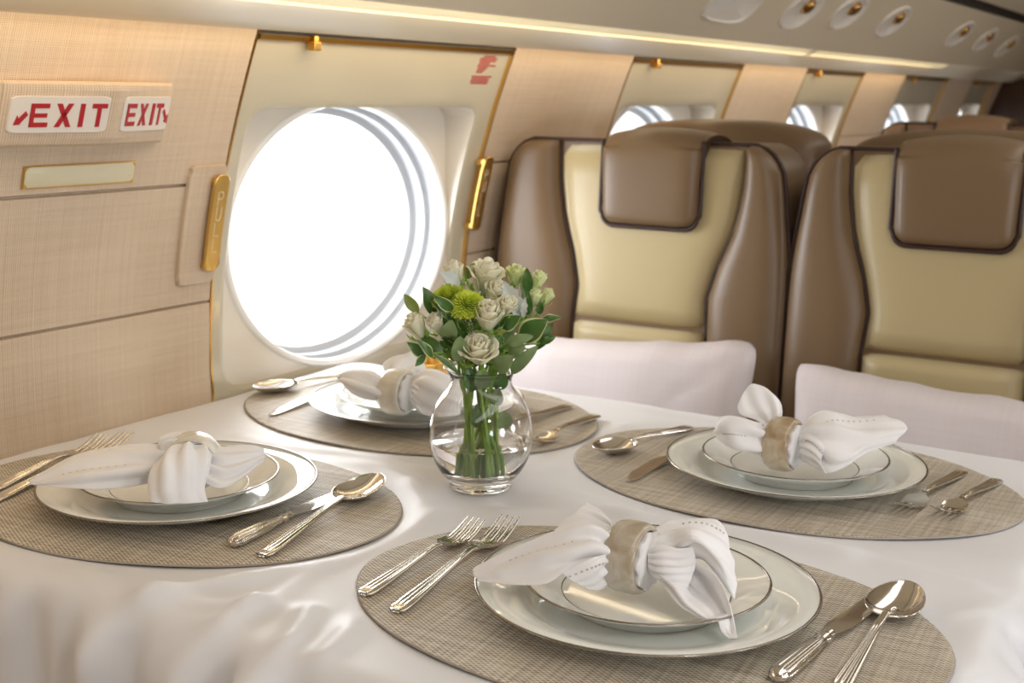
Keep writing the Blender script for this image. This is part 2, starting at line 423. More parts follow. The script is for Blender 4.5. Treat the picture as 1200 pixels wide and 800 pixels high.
b.grid(rows, cv=True); tag(b.build('reading_light_plate', M['plate_panel']), 'blank wide rounded plate in the overhead panel, before the oval outlets', 'ceiling plate')

# ------------------------------------------------------------------ fittings on the wall
WL = lambda x, z, off: (x, Wy(z) - off, z + T)
def letters(ch):
    w = .22
    return {'E': [(0, 0, w, 1), (0, 0, 1, .2), (0, .41, .92, .59), (0, .8, 1, 1)], 'I': [(0, 0, 1, 1)],
            'T': [(0, .8, 1, 1), (.37, 0, .63, 1)]}.get(ch)
def exit_sign():
    t = thing('exit_sign', 'beige fabric covered exit sign with two angled white EXIT panels', 'exit sign', (.93, 1.09, .34 + T))
    xa, xf, xb = .815, .932, 1.042; z0, z1 = .3385, .4055
    oa, of, ob = .017, .055, .018
    plan = [(xa - .004, 0), (xa - .003, oa - .006), (xa + .003, oa), (lerp(xa, xf, .5), (oa + of) / 2), (xf - .006, of - .001), (xf, of), (xf + .006, of - .0015), (lerp(xf, xb, .5), (of + ob) / 2), (xb - .004, ob), (xb + .002, ob - .006), (xb + .003, 0)]
    b = MB(); rows = []
    for z, k in ((z0, .0), (z0, .75), (z0 + .003, .94), (z0 + .009, 1), (z1 - .009, 1), (z1 - .003, .94), (z1, .75), (z1, 0)):
        rows.append([WL(x, z, .006 + o * k) for x, o in plan])
    b.grid(rows); b.build('housing', M['fabric'], t, sharp=14)
    def face(xA, oA, xB, oB, zz0, zz1, items, nm):
        def f(s, tt, d):
            z = lerp(zz0, zz1, tt); return WL(lerp(xA, xB, s), z, .006 + lerp(oA, oB, s) + d)
        b = MB(); rows = []
        N = 24
        def loop(k, d):
            L = []
            for i in range(N * 4):
                a = 2 * PI * i / (N * 4); c, s = math.cos(a), math.sin(a); r = (abs(c) ** 14 + abs(s) ** 14) ** (-1 / 14)
                L.append(f(.5 + .5 * c * r * k, .5 + .5 * s * r * (k if k > .9 else k), d))
            return L
        b.grid([loop(1, -.002), loop(1, .0015), loop(.975, .0025), loop(.9, .0025), loop(0, .0025)], cv=True)
        pl = b.build(nm, M['sign_white'], t, sharp=18)
        for ch, s0, s1 in items:
            b = MB(); lo, hi = .16, .80
            def q(poly):
                b.prism([f(lerp(s0, s1, u), lerp(lo, hi, v), .0034) for u, v in poly], [f(lerp(s0, s1, u), lerp(lo, hi, v), .0022) for u, v in poly])
            if ch == 'X':
                q([(0, 0), (.3, 0), (1, 1), (.7, 1)]); q([(.7, 0), (1, 0), (.3, 1), (0, 1)])
            elif ch == '<':                       # arrow down to the left
                q([(0, .10), (.50, .18), (.30, .38), ]); q([(.20, .30), (.42, .14), (.92, .52), (.74, .68)]); q([(0, .10), (.20, .50), (.46, .12)])
            elif ch == '>':
                q([(1.05, .06), (.42, .16), (.98, .50)]); q([(0, .62), (.22, .74), (.88, .32), (.66, .20)])
            else:
                for u0, v0, u1, v1 in letters(ch): q([(u0, v0), (u1, v0), (u1, v1), (u0, v1)])
            b.build('arrow' if ch in '<>' else 'letter', M['sign_red'], pl, smooth=False)
    k = lambda s: lerp(oa, of, s); k2 = lambda s: lerp(of, ob, s)
    face(lerp(xa, xf, .08), k(.08), lerp(xa, xf, .92), k(.92), .3535, .3905, [('<', .05, .19), ('E', .20, .38), ('X', .45, .615), ('I', .69, .735), ('T', .81, .965)], 'sign_panel')
    face(lerp(xf, xb, .08), k2(.08), lerp(xf, xb, .95), k2(.95), .3535, .3905, [('E', .07, .26), ('X', .33, .50), ('I', .59, .65), ('T', .69, .84), ('>', .84, .97)], 'sign_panel')
exit_sign()

def wall_plate(x0, x1, z0, z1, off, th, nm, mats, parent=None, mb=None, r=.0):
    b = mb or MB(); N = 40; rows = []
    def loop(k, d):
        L = []
        hx, hz = (x1 - x0) / 2, (z1 - z0) / 2
        for i in range(N * 2):
            a = 2 * PI * i / (N * 2); c, s = math.cos(a), math.sin(a)
            # rounded rectangle through a superellipse in metric space
            e = 12 if r == 0 else 5
            if r > 0:                             # stadium-like: straight sides and round corners of radius r
                q = (abs(c / hx) ** 30 + abs(s / hz) ** 30) ** (-1 / 30); X, Z = c * q, s * q
                cx, cz = hx - r, hz - r
                if abs(X) > cx and abs(Z) > cz:
                    vx, vz = abs(X) - cx, abs(Z) - cz; l = math.hypot(vx, vz)
                    X, Z = math.copysign(cx + vx / l * r, X), math.copysign(cz + vz / l * r, Z)
            else:
                q = (abs(c / hx) ** 60 + abs(s / hz) ** 60) ** (-1 / 60); X, Z = c * q, s * q
            X = math.copysign(max(0, abs(X) - k), X); Z = math.copysign(max(0, abs(Z) - k), Z)
            L.append(WL((x0 + x1) / 2 + X, (z0 + z1) / 2 + Z, off + d))
        return L
    c = WL((x0 + x1) / 2, (z0 + z1) / 2, off + th)
    rows = [loop(0, 0), loop(0, th * .7), loop(min(.001, th * .5), th), loop((x1 - x0) * .25, th)]
    ids = b.grid(rows, cv=True); b.face(ids[-1])
    if mb is None: return b.build(nm, mats, parent, sharp=40)

t = thing('blank_placard', 'narrow blank cream placard with gold rim below the exit sign', 'placard', (.945, 1.13, .294 + T))
wall_plate(.868, 1.020, .293, .318, .006, .003, 'rim', M['gold_satin'], t); wall_plate(.8695, 1.0185, .2945, .3165, .0065, .0035, 'plate', M['placard'], t)

def pull_handle(x0, x1, pad, lab):
    t = thing('pull_handle', lab, 'handle', ((x0 + x1) / 2, 1.15, .175 + T), 'gold pull handles beside the big window')
    if pad: wall_plate(x0 - .034, x1 + .003, .158, .308, .006, .006, 'backing_pad', M['fabric'], t, r=.008)
    for z in (.182, .288):
        b = MB(); b.box((x0 + .002, 0, 0), (x1 - .010, 1, 1), f=lambda p, z=z: WL(p[0], z - .004 + .008 * p[2], lerp(.004, .021, p[1])))
        b.build('mounting_post', M['gold'], t, smooth=False)
    wall_plate(x0, x1, .174, .296, .018, .004, 'grip', M['gold_satin'], t, r=.0085)
    xm = (x0 + x1) / 2; w = .0042; off = .0222
    b = MB()
    def stroke(pts): b.tube([WL(xm + u * w, zc + v * .0085, off) for u, v in pts], .0006, 6)
    for ch, zc in zip('PULL', (.266, .247, .2275, .207)):
        if ch == 'P': stroke([(-1, -1), (-1, 1), (.3, 1), (.9, .8), (1, .5), (.9, .2), (.3, 0), (-1, 0)])
        if ch == 'U': stroke([(-1, 1), (-1, -.4), (-.7, -.9), (0, -1), (.7, -.9), (1, -.4), (1, 1)])
        if ch == 'L': stroke([(-1, 1), (-1, -1), (1, -1)])
    b.build('lettering', M['gold_etch'], t)
pull_handle(1.140, 1.166, True, 'gold PULL handle between the exit sign wall and the big window')
pull_handle(1.752, 1.780, False, 'gold PULL handle seen edge-on between the big window and the seat')

t = thing('instruction_placard', 'small square of red lettering at the upper corner of the window panel', 'placard', (1.70, 1.10, .41 + T))
b = MB(); rnd = random.Random(3)
lens = [(.30, .86), (.14, 1), (.12, .98), (.16, .72), (.12, 1.0), (.16, .64), (.16, .56), (.14, .5), None, (.0, 1.0), (.05, .92), (.0, .9), (.06, .86)]
for i, ln in enumerate(lens):
    if ln is None: continue
    z = .4535 - i * .0034; x = 1.675 + ln[0] * .058; xe = 1.675 + ln[1] * .058
    while x < xe - .002:
        wd = rnd.uniform(.004, .009); x2 = min(x + wd, xe); x0_ = x
        b.box((0, 0, 0), (1, 1, 1), f=lambda p: WL(lerp(x0_, x2, p[0]), z + .0022 * p[2], lerp(-.0005, .0006, p[1]))); x = x2 + .0012
b.build('red_lettering', M['sign_red'], t, smooth=False)
# ------------------------------------------------------------------ table and cloth
TX0, TX1, TY0, TY1 = .652, 1.462, .160, 1.166
MATS = {'front': (.855, .402, .169, .240, 4.0), 'left': (.853, .906, .172, .238, 5.5), 'right': (1.262, .421, .176, .240, 0.5), 'back': (1.268, .912, .180, .243, -1.0)}
PLATES = {'front': (.858, .396), 'left': (.852, .901), 'right': (1.258, .413), 'back': (1.260, .906)}
def mat_d(x, y):
    d = 9
    for cx, cy, a, bb, th in MATS.values():
        c, s = math.cos(math.radians(th)), math.sin(math.radians(th)); u = (x - cx) * c + (y - cy) * s; w = -(x - cx) * s + (y - cy) * c
        d = min(d, math.hypot(u / a, w / bb))
    return d
RIDGES = [  # soft creases: polyline, height, width
    ([(1.02, .735), (.93, .668), (.83, .668), (.74, .69), (.655, .735)], .0085, .012),
    ([(.96, .66), (.90, .655), (.80, .668), (.72, .655), (.65, .66)], .0035, .010),
    ([(.71, .615), (.682, .60), (.655, .590)], .008, .008), ([(.72, .575), (.690, .56), (.655, .555)], .006, .008), ([(.70, .66), (.675, .655), (.655, .65)], .006, .007), ([(.70, .64), (.672, .69), (.66, .74)], .004, .010), ([(.675, .84), (.665, .78), (.66, .72)], .002, .012),
    ([(1.09, .98), (1.06, .86), (1.07, .74), (1.10, .66)], .0045, .011), ([(1.03, .90), (1.045, .80), (1.02, .72), (1.00, .66)], .004, .010),
    ([(1.06, 1.02), (1.055, .92), (1.075, .80)], .003, .008), ([(1.05, .60), (1.045, .50), (1.065, .40), (1.06, .30)], .0045, .013),
    ([(1.09, .62), (1.07, .55), (1.03, .48)], .003, .010), ([(1.00, .62), (1.03, .56), (1.06, .44), (1.07, .32), (1.05, .18)], .003, .009), ([(1.35, .66), (1.25, .67), (1.14, .64)], .0035, .009),
    ([(.93, .69), (.90, .60), (.99, .60)], .0, .01), ([(1.00, .17), (.96, .20), (.93, .17)], .003, .007), ([(1.44, .7), (1.445, .5), (1.44, .3)], .0015, .012)]
def seg_d(x, y, a, b):
    ax, ay = a; bx, by = b; dx, dy = bx - ax, by - ay; t = max(0, min(1, ((x - ax) * dx + (y - ay) * dy) / (dx * dx + dy * dy)))
    return math.hypot(x - ax - t * dx, y - ay - t * dy)
def wrinkle(x, y):
    h = .0030 * noise.noise(Vector((x * 9, y * 9, .3))) + .0016 * noise.noise(Vector((x * 22, y * 16, 4.3)))
    for pl, a, w in RIDGES:
        if a == 0: continue
        d = min(seg_d(x, y, p, q) for p, q in zip(pl, pl[1:]))
        if d < 4 * w: h += 1.25 * a * math.exp(-(d / w) ** 2)
    k = smooth(1.0, 1.16, mat_d(x, y)) * smooth(.045, .085, math.hypot(x - 1.0507, y - .6754))
    return h * k + .0012 * (k - 1)
def cloth():
    b = MB(); drop = .30; R = .017; st = .0095
    us = [TX0 - drop + i * st for i in range(int((TX1 - TX0 + 2 * drop) / st) + 2)]
    vs = [TY0 - drop + i * st for i in range(int((TY1 - TY0 + drop + .02) / st) + 1)]
    rc = .035                                     # rounded table corner
    rows = []
    for x in us:
        row = []
        for y in vs:
            cx = min(max(x, TX0 + rc), TX1 - rc); cy = min(max(y, TY0 + rc), TY1 - rc)
            dx, dy = x - cx, y - cy; l = math.hypot(dx, dy)
            cxx = min(max(x, TX0), TX1); cyy = min(max(y, TY0), TY1)
            if dx != 0 and dy != 0: d = l - rc; ox, oy = dx / max(l, 1e-9), dy / max(l, 1e-9)
            else:
                ex, ey = x - cxx, y - cyy; d = math.hypot(ex, ey)
                if d == 0: d = -1
                else: ox, oy = ex / d, ey / d
            if d <= 0:
                h = wrinkle(x, y) * 1.0
                row.append((x, y, T + h)); continue
            nx, ny = x - ox * d, y - oy * d
            s = (ny * 1.0 - nx * 1.0) + (0 if abs(oy) < .5 else .3)       # runs along the edge
            if d < R * PI / 2: rad = R * math.sin(d / R); z = -R * (1 - math.cos(d / R))
            else: rad = R; z = -(R + d - R * PI / 2)
            g = smooth(0, .055, d)
            fold = (math.sin(s * 62 + 1.3 * math.sin(s * 17)) + .6 * math.sin(s * 113 + 2)) * .5
            ph = .036 * g * (fold + .55) * (.35 + .65 * math.exp(-((ny - .60) / .16) ** 2) if abs(ox) > .5 else 1) + .004 * g
            if dy > 0 and y > TY1: ph = 0
            rad += ph
            h = wrinkle(nx, ny) * (1 - smooth(0, R, d)) + .003 * g * fold * (1 - smooth(.03, .1, d))
            row.append((nx + ox * rad, min(ny + oy * rad, 1.172), T + z + h))
        rows.append(row)
    b.grid(rows)
    o = b.build('tablecloth', M['cloth'], None, sharp=0)
    o.modifiers.new('sub', 'SUBSURF').render_levels = 1
    return tag(o, 'white satin tablecloth draped over the dining table with soft creases', 'tablecloth')
cloth()
t = thing('dining_table', 'cabin dining table hidden beneath the white satin cloth', 'table', (1.05, .66, 0))
b = MB(); b.box((TX0 + .012, TY0 + .012, T - .045), (TX1 - .012, TY1 - .004, T - .0065)); b.build('tabletop', M['wood'], t, smooth=False, bevel=.008)
b = MB(); b.lathe([(.0, 0), (.17, 0), (.17, .015), (.05, .03), (.045, .64), (.12, T - .046), (0, T - .046)], (1.05, .66, 0), 32); b.build('pedestal', M['steel'], t)

MAT_LAB = {'front': 'oval woven placemat nearest, under the front setting', 'left': 'oval woven placemat by the wall, under the left setting with the leaf shaped napkin',
           'right': 'oval woven placemat below the pillows, under the right hand setting', 'back': 'oval woven placemat behind the vase, nearest the window'}
for k, (cx, cy, a, bb, th) in MATS.items():
    b = MB(); n = 96; c, s = math.cos(math.radians(th)), math.sin(math.radians(th))
    def lp(q, z): return [((a * q * math.cos(2 * PI * i / n)), (bb * q * math.sin(2 * PI * i / n)), z + (.0006 * math.sin(7 * 2 * PI * i / n + cx * 9) if q > .99 else 0)) for i in range(n)]
    ids = b.grid([lp(1, .0004), lp(1.002, .0012), lp(.997, .0021), lp(.985, .0021), lp(.6, .0021), lp(.2, .0021)], cv=True, mf=lambda i, j: 1 if i < 2 else 0)
    b.face(ids[-1], 0); b.face(ids[0][::-1], 1)
    o = b.build('placemat', [M['mat'], M['mat_edge']], None, sharp=0)
    o.location = (cx, cy, T); o.rotation_euler = (0, 0, math.radians(th))
    tag(o, MAT_LAB[k], 'placemat', 'oval placemats on the cloth')

# ------------------------------------------------------------------ china
DP = [(0, .0042), (.080, .0042), (.088, .0046), (.0935, .0062), (.099, .0098), (.104, .0128), (.118, .0168), (.1345, .0205)]
SP = [(0, .0078), (.060, .0078), (.066, .0084), (.071, .0104), (.077, .0138), (.085, .0172), (.0965, .0218)]
def surf(prof, r):
    return interp([(q[0], q[1]) for q in prof], r)
def plate(name, prof, th, foot, c, z0, lab, cat, group, line=None):
    t = thing(name, lab, cat, (c[0], c[1], T + z0), group)
    R = prof[-1][0]; zz = prof[-1][1]
    b = MB(); top = list(prof[1:]); 
    under = [(R + .0006, zz - .0006), (R - .0005, zz - .0016)] + [(r - .0005, z - th) for r, z in reversed(prof[3:-1])] + [(foot + .004, prof[1][1] - th + .0), (foot + .002, 0), (foot - .002, 0), (foot - .004, prof[1][1] - th)]
    pr = [(.002, prof[0][1])] + top + under + [(.002, prof[1][1] - th)]
    b.lathe(pr, (c[0], c[1], T + z0), 96); b.build('body', M['china'], t, sharp=60)
    b = MB(); b.lathe([(R - .0013, zz + .00005), (R - .0006, zz + .00035), (R + .0004, zz + .0002), (R + .0010, zz - .0005), (R + .0003, zz - .0008), (R - .0008, zz - .0004)], (c[0], c[1], T + z0), 96, close=True)
    b.build('silver_rim', M['silver_line'], t, sharp=0)
    if line:
        z = surf(prof, line) + .00015; b = MB(); b.lathe([(line - .0006, z), (line + .0006, z + .00004), (line + .0006, z - .0002), (line - .0006, z - .0002)], (c[0], c[1], T + z0), 96, close=True); b.build('silver_line', M['silver_line'], t, sharp=0)
    return t
WHERE = {'front': 'front setting nearest the camera', 'left': 'left setting beside the beige wall', 'right': 'right setting in front of the pillows', 'back': 'setting behind the vase by the window'}
ZM = .0022; ZS = ZM + .0046
for k, c in PLATES.items():
    plate('dinner_plate', DP, .0030, .075, c, ZM, 'large silver rimmed china plate of the %s' % WHERE[k], 'plate', 'dinner plates')
    plate('salad_plate', SP, .0026, .060, c, ZS, 'small china plate atop the larger one, %s' % WHERE[k], 'plate', 'salad plates', line=.0665)

# ------------------------------------------------------------------ napkins in stone rings
NAPKINS = {
 'front': ((0.8300,0.3959,0.0520), [
  [[(0.8247,0.4069,0.0720),(0.8112,0.4235,0.0782),(0.8045,0.4493,0.0697),(0.7938,0.4717,0.0575),(0.7862,0.4877,0.0483),(0.7779,0.5051,0.0375)],
   [(0.8122,0.4006,0.0702),(0.8056,0.4190,0.0753),(0.7954,0.4404,0.0674),(0.7881,0.4652,0.0564),(0.7819,0.4827,0.0465),(0.7748,0.5046,0.0358)],
   [(0.8087,0.3986,0.0629),(0.7983,0.4112,0.0670),(0.7852,0.4294,0.0606),(0.7794,0.4554,0.0516),(0.7762,0.4761,0.0422),(0.7722,0.5030,0.0342)],
   [(0.8106,0.3992,0.0520),(0.7974,0.4083,0.0544),(0.7826,0.4255,0.0502),(0.7741,0.4387,0.0394),(0.7682,0.4650,0.0349),(0.7689,0.4960,0.0306)]],
  [[(0.8354,0.4123,0.0705),(0.8456,0.4235,0.0723),(0.8495,0.4339,0.0769),(0.8501,0.4466,0.0808)],
   [(0.8319,0.4105,0.0691),(0.8386,0.4243,0.0693),(0.8410,0.4377,0.0723),(0.8411,0.4515,0.0739)],
   [(0.8247,0.4068,0.0679),(0.8262,0.4223,0.0685),(0.8253,0.4382,0.0677),(0.8214,0.4603,0.0625)]],
  [[(0.8115,0.3998,0.0584),(0.8008,0.4059,0.0605),(0.7893,0.4114,0.0597),(0.7804,0.4301,0.0479)],
   [(0.8161,0.4018,0.0456),(0.8015,0.4045,0.0471),(0.7944,0.4100,0.0422),(0.7872,0.4205,0.0396)],
   [(0.8251,0.4060,0.0348),(0.8152,0.4082,0.0308),(0.8071,0.4113,0.0294),(0.7982,0.4161,0.0321)]],
  [[(0.8480,0.3906,0.0682),(0.8640,0.3802,0.0731),(0.8780,0.3648,0.0748),(0.8845,0.3511,0.0748),(0.8875,0.3450,0.0695)],
   [(0.8353,0.3846,0.0677),(0.8527,0.3715,0.0740),(0.8621,0.3516,0.0750),(0.8690,0.3373,0.0669),(0.8698,0.3309,0.0556)],
   [(0.8245,0.3794,0.0639),(0.8376,0.3659,0.0694),(0.8386,0.3499,0.0763),(0.8518,0.3315,0.0625),(0.8618,0.3245,0.0444)],
   [(0.8219,0.3779,0.0583),(0.8315,0.3601,0.0616),(0.8263,0.3432,0.0760),(0.8378,0.3284,0.0595),(0.8512,0.3189,0.0308)],
   [(0.8247,0.3790,0.0517),(0.8417,0.3620,0.0498),(0.8435,0.3443,0.0564),(0.8476,0.3310,0.0423),(0.8526,0.3206,0.0266)]],
  [[(0.8265,0.3753,0.0424),(0.8164,0.3592,0.0372),(0.8096,0.3456,0.0306),(0.8080,0.3258,0.0239),(0.8089,0.3007,0.0126)],
   [(0.8246,0.3746,0.0473),(0.8167,0.3541,0.0436),(0.8120,0.3407,0.0349),(0.8098,0.3221,0.0281),(0.8092,0.3001,0.0132)],
   [(0.8300,0.3771,0.0477),(0.8400,0.3609,0.0397),(0.8438,0.3482,0.0302),(0.8304,0.3252,0.0266),(0.8091,0.3002,0.0139)],
   [(0.8263,0.3756,0.0546),(0.8367,0.3538,0.0559),(0.8382,0.3322,0.0505),(0.8244,0.3147,0.0391),(0.8091,0.3002,0.0152)]],
  [[(0.8240,0.3806,0.0652),(0.8231,0.3684,0.0693),(0.8268,0.3561,0.0680),(0.8332,0.3473,0.0691)],
   [(0.8187,0.3778,0.0573),(0.8181,0.3649,0.0568),(0.8254,0.3543,0.0540),(0.8343,0.3451,0.0545)],
   [(0.8243,0.3799,0.0435),(0.8214,0.3673,0.0418),(0.8222,0.3565,0.0412),(0.8284,0.3480,0.0369)]],
 ]),
 'right': ((1.2024,0.4073,0.0520), [
  [[(1.1978,0.4210,0.0689),(1.1870,0.4373,0.0760),(1.1856,0.4571,0.0780),(1.1814,0.4692,0.0753),(1.1802,0.4730,0.0660)],
   [(1.1838,0.4156,0.0640),(1.1712,0.4309,0.0680),(1.1624,0.4475,0.0711),(1.1635,0.4597,0.0681),(1.1707,0.4698,0.0623)],
   [(1.1839,0.4151,0.0533),(1.1747,0.4269,0.0510),(1.1654,0.4387,0.0513),(1.1657,0.4535,0.0534),(1.1713,0.4680,0.0570)],
   [(1.1935,0.4180,0.0416),(1.1874,0.4266,0.0408),(1.1814,0.4381,0.0431),(1.1767,0.4521,0.0465),(1.1777,0.4647,0.0515)]],
  [[(1.2053,0.4237,0.0668),(1.2043,0.4391,0.0720),(1.2033,0.4547,0.0754),(1.2058,0.4598,0.0833)],
   [(1.2098,0.4228,0.0714),(1.2139,0.4358,0.0813),(1.2157,0.4491,0.0918),(1.2171,0.4574,0.0968)],
   [(1.2140,0.4198,0.0727),(1.2217,0.4251,0.0848),(1.2244,0.4359,0.0973),(1.2248,0.4504,0.1053)],
   [(1.2180,0.4175,0.0704),(1.2262,0.4181,0.0776),(1.2309,0.4231,0.0887),(1.2306,0.4365,0.0996)]],
  [[(1.2165,0.3969,0.0683),(1.2249,0.3878,0.0786),(1.2336,0.3776,0.0845),(1.2438,0.3629,0.0817),(1.2555,0.3441,0.0766),(1.2630,0.3221,0.0808)],
   [(1.2033,0.3923,0.0657),(1.2073,0.3774,0.0751),(1.2187,0.3594,0.0788),(1.2302,0.3410,0.0754),(1.2432,0.3182,0.0786),(1.2546,0.2999,0.0770)],
   [(1.1940,0.3887,0.0587),(1.1940,0.3699,0.0669),(1.2011,0.3490,0.0685),(1.2144,0.3315,0.0672),(1.2318,0.3112,0.0707),(1.2463,0.2966,0.0723)],
   [(1.1922,0.3876,0.0504),(1.1875,0.3704,0.0525),(1.1874,0.3520,0.0485),(1.1964,0.3379,0.0512),(1.2129,0.3264,0.0605),(1.2360,0.3019,0.0659)],
   [(1.1961,0.3885,0.0422),(1.1943,0.3753,0.0386),(1.1882,0.3557,0.0337),(1.1977,0.3402,0.0409),(1.2133,0.3252,0.0535),(1.2346,0.3029,0.0617)]],
  [[(1.1939,0.3889,0.0640),(1.1907,0.3794,0.0697),(1.1877,0.3697,0.0683),(1.1872,0.3587,0.0597)],
   [(1.1903,0.3871,0.0527),(1.1848,0.3784,0.0554),(1.1831,0.3708,0.0535),(1.1821,0.3613,0.0448)],
   [(1.2019,0.3902,0.0369),(1.1948,0.3799,0.0386),(1.1883,0.3680,0.0369),(1.1863,0.3551,0.0334)]],
  [[(1.2184,0.3975,0.0678),(1.2433,0.3800,0.0722),(1.2586,0.3538,0.0763),(1.2668,0.3231,0.0808)],
   [(1.2167,0.3964,0.0576),(1.2379,0.3775,0.0592),(1.2493,0.3500,0.0608),(1.2567,0.3093,0.0689)],
   [(1.2112,0.3939,0.0466),(1.2196,0.3753,0.0476),(1.2219,0.3497,0.0475),(1.2375,0.3162,0.0580)]],
 ]),
 'left': ((0.8295,0.8586,0.0520), [
  [[(0.8210,0.8669,0.0695),(0.8054,0.8958,0.0695),(0.7864,0.9211,0.0666),(0.7641,0.9426,0.0610),(0.7442,0.9549,0.0515),(0.7237,0.9608,0.0425)],
   [(0.8124,0.8584,0.0621),(0.7914,0.8787,0.0631),(0.7681,0.8984,0.0606),(0.7506,0.9209,0.0564),(0.7368,0.9412,0.0491),(0.7236,0.9609,0.0409)],
   [(0.8080,0.8544,0.0530),(0.7828,0.8676,0.0555),(0.7607,0.8861,0.0523),(0.7440,0.9079,0.0496),(0.7331,0.9322,0.0450),(0.7228,0.9575,0.0401)],
   [(0.8119,0.8589,0.0430),(0.7874,0.8714,0.0388),(0.7650,0.8875,0.0370),(0.7449,0.9041,0.0386),(0.7325,0.9273,0.0395),(0.7258,0.9519,0.0394)]],
  [[(0.8107,0.8879,0.0670),(0.8202,0.8885,0.0739),(0.8322,0.8838,0.0761),(0.8441,0.8723,0.0735),(0.8512,0.8571,0.0674)],
   [(0.8027,0.8817,0.0648),(0.8115,0.8760,0.0728),(0.8220,0.8687,0.0757),(0.8339,0.8585,0.0737),(0.8449,0.8465,0.0654)],
   [(0.7974,0.8729,0.0609),(0.8045,0.8633,0.0682),(0.8130,0.8551,0.0732),(0.8250,0.8463,0.0718),(0.8363,0.8382,0.0621)]],
  [[(0.8163,0.8574,0.0721),(0.7943,0.8593,0.0655),(0.7757,0.8577,0.0565),(0.7668,0.8524,0.0411),(0.7639,0.8455,0.0318)],
   [(0.8211,0.8556,0.0746),(0.7944,0.8480,0.0722),(0.7749,0.8390,0.0615),(0.7668,0.8358,0.0449),(0.7685,0.8341,0.0310)],
   [(0.8270,0.8527,0.0745),(0.8018,0.8381,0.0728),(0.7843,0.8272,0.0611),(0.7761,0.8240,0.0445),(0.7768,0.8233,0.0307)],
   [(0.8326,0.8473,0.0724),(0.8169,0.8318,0.0686),(0.8006,0.8226,0.0569),(0.7913,0.8204,0.0418),(0.7903,0.8158,0.0291)],
   [(0.8359,0.8441,0.0696),(0.8280,0.8322,0.0633),(0.8161,0.8243,0.0511),(0.8045,0.8188,0.0386),(0.8008,0.8113,0.0279)]],
  [[(0.8429,0.8512,0.0668),(0.8546,0.8427,0.0629),(0.8661,0.8315,0.0636),(0.8745,0.8207,0.0625),(0.8773,0.8124,0.0597)],
   [(0.8314,0.8400,0.0613),(0.8387,0.8275,0.0599),(0.8536,0.8187,0.0610),(0.8662,0.8120,0.0599),(0.8769,0.8100,0.0559)],
   [(0.8187,0.8301,0.0527),(0.8244,0.8162,0.0503),(0.8400,0.8095,0.0525),(0.8576,0.8064,0.0545),(0.8739,0.8073,0.0537)],
   [(0.8089,0.8229,0.0417),(0.8133,0.8103,0.0378),(0.8271,0.8053,0.0391),(0.8446,0.8023,0.0459),(0.8677,0.8050,0.0505)]],
  [[(0.8377,0.8507,0.0597),(0.8571,0.8458,0.0473),(0.8690,0.8316,0.0467),(0.8763,0.8162,0.0508)],
   [(0.8303,0.8440,0.0475),(0.8414,0.8332,0.0398),(0.8514,0.8208,0.0393),(0.8630,0.8095,0.0467)],
   [(0.8117,0.8258,0.0404),(0.8176,0.8145,0.0375),(0.8300,0.8081,0.0387),(0.8461,0.8036,0.0453)]],
 ]),
 'back': ((1.1665,0.8667,0.0520), [
  [[(1.1650,0.8855,0.0695),(1.1561,0.8975,0.0758),(1.1442,0.9136,0.0780),(1.1296,0.9198,0.0758),(1.1251,0.9225,0.0712)],
   [(1.1491,0.8735,0.0638),(1.1387,0.8841,0.0705),(1.1285,0.9012,0.0743),(1.1247,0.9146,0.0733),(1.1250,0.9226,0.0691)],
   [(1.1442,0.8699,0.0550),(1.1285,0.8777,0.0601),(1.1196,0.8930,0.0648),(1.1198,0.9095,0.0687),(1.1241,0.9205,0.0686)],
   [(1.1490,0.8736,0.0433),(1.1353,0.8819,0.0459),(1.1238,0.8940,0.0517),(1.1209,0.9080,0.0606),(1.1239,0.9191,0.0667)]],
  [[(1.1638,0.8771,0.0687),(1.1651,0.8855,0.0757),(1.1725,0.8923,0.0818),(1.1819,0.8879,0.0869)],
   [(1.1660,0.8674,0.0716),(1.1729,0.8750,0.0797),(1.1821,0.8793,0.0868),(1.1940,0.8767,0.0924)],
   [(1.1737,0.8570,0.0694),(1.1842,0.8596,0.0754),(1.1954,0.8614,0.0815),(1.2029,0.8681,0.0940)],
   [(1.1806,0.8546,0.0643),(1.1947,0.8523,0.0682),(1.2049,0.8520,0.0726),(1.2090,0.8599,0.0813)]],
  [[(1.1777,0.8550,0.0689),(1.1890,0.8432,0.0776),(1.2008,0.8306,0.0760),(1.2123,0.8152,0.0634)],
   [(1.1648,0.8456,0.0644),(1.1726,0.8317,0.0749),(1.1845,0.8157,0.0716),(1.2014,0.8030,0.0547)],
   [(1.1631,0.8445,0.0546),(1.1611,0.8271,0.0624),(1.1724,0.8086,0.0596),(1.1943,0.7958,0.0447)],
   [(1.1647,0.8457,0.0439),(1.1670,0.8326,0.0432),(1.1755,0.8144,0.0419),(1.1964,0.7996,0.0335)],
   [(1.1740,0.8500,0.0331),(1.1736,0.8337,0.0272),(1.1811,0.8170,0.0260),(1.1986,0.8035,0.0263)]],
  [[(1.1664,0.8468,0.0660),(1.1646,0.8357,0.0637),(1.1753,0.8348,0.0515),(1.1788,0.8300,0.0411)],
   [(1.1631,0.8445,0.0546),(1.1618,0.8362,0.0519),(1.1741,0.8364,0.0412),(1.1760,0.8305,0.0334)],
   [(1.1680,0.8480,0.0388),(1.1678,0.8381,0.0340),(1.1720,0.8325,0.0288),(1.1773,0.8253,0.0256)]],
 ]),
}

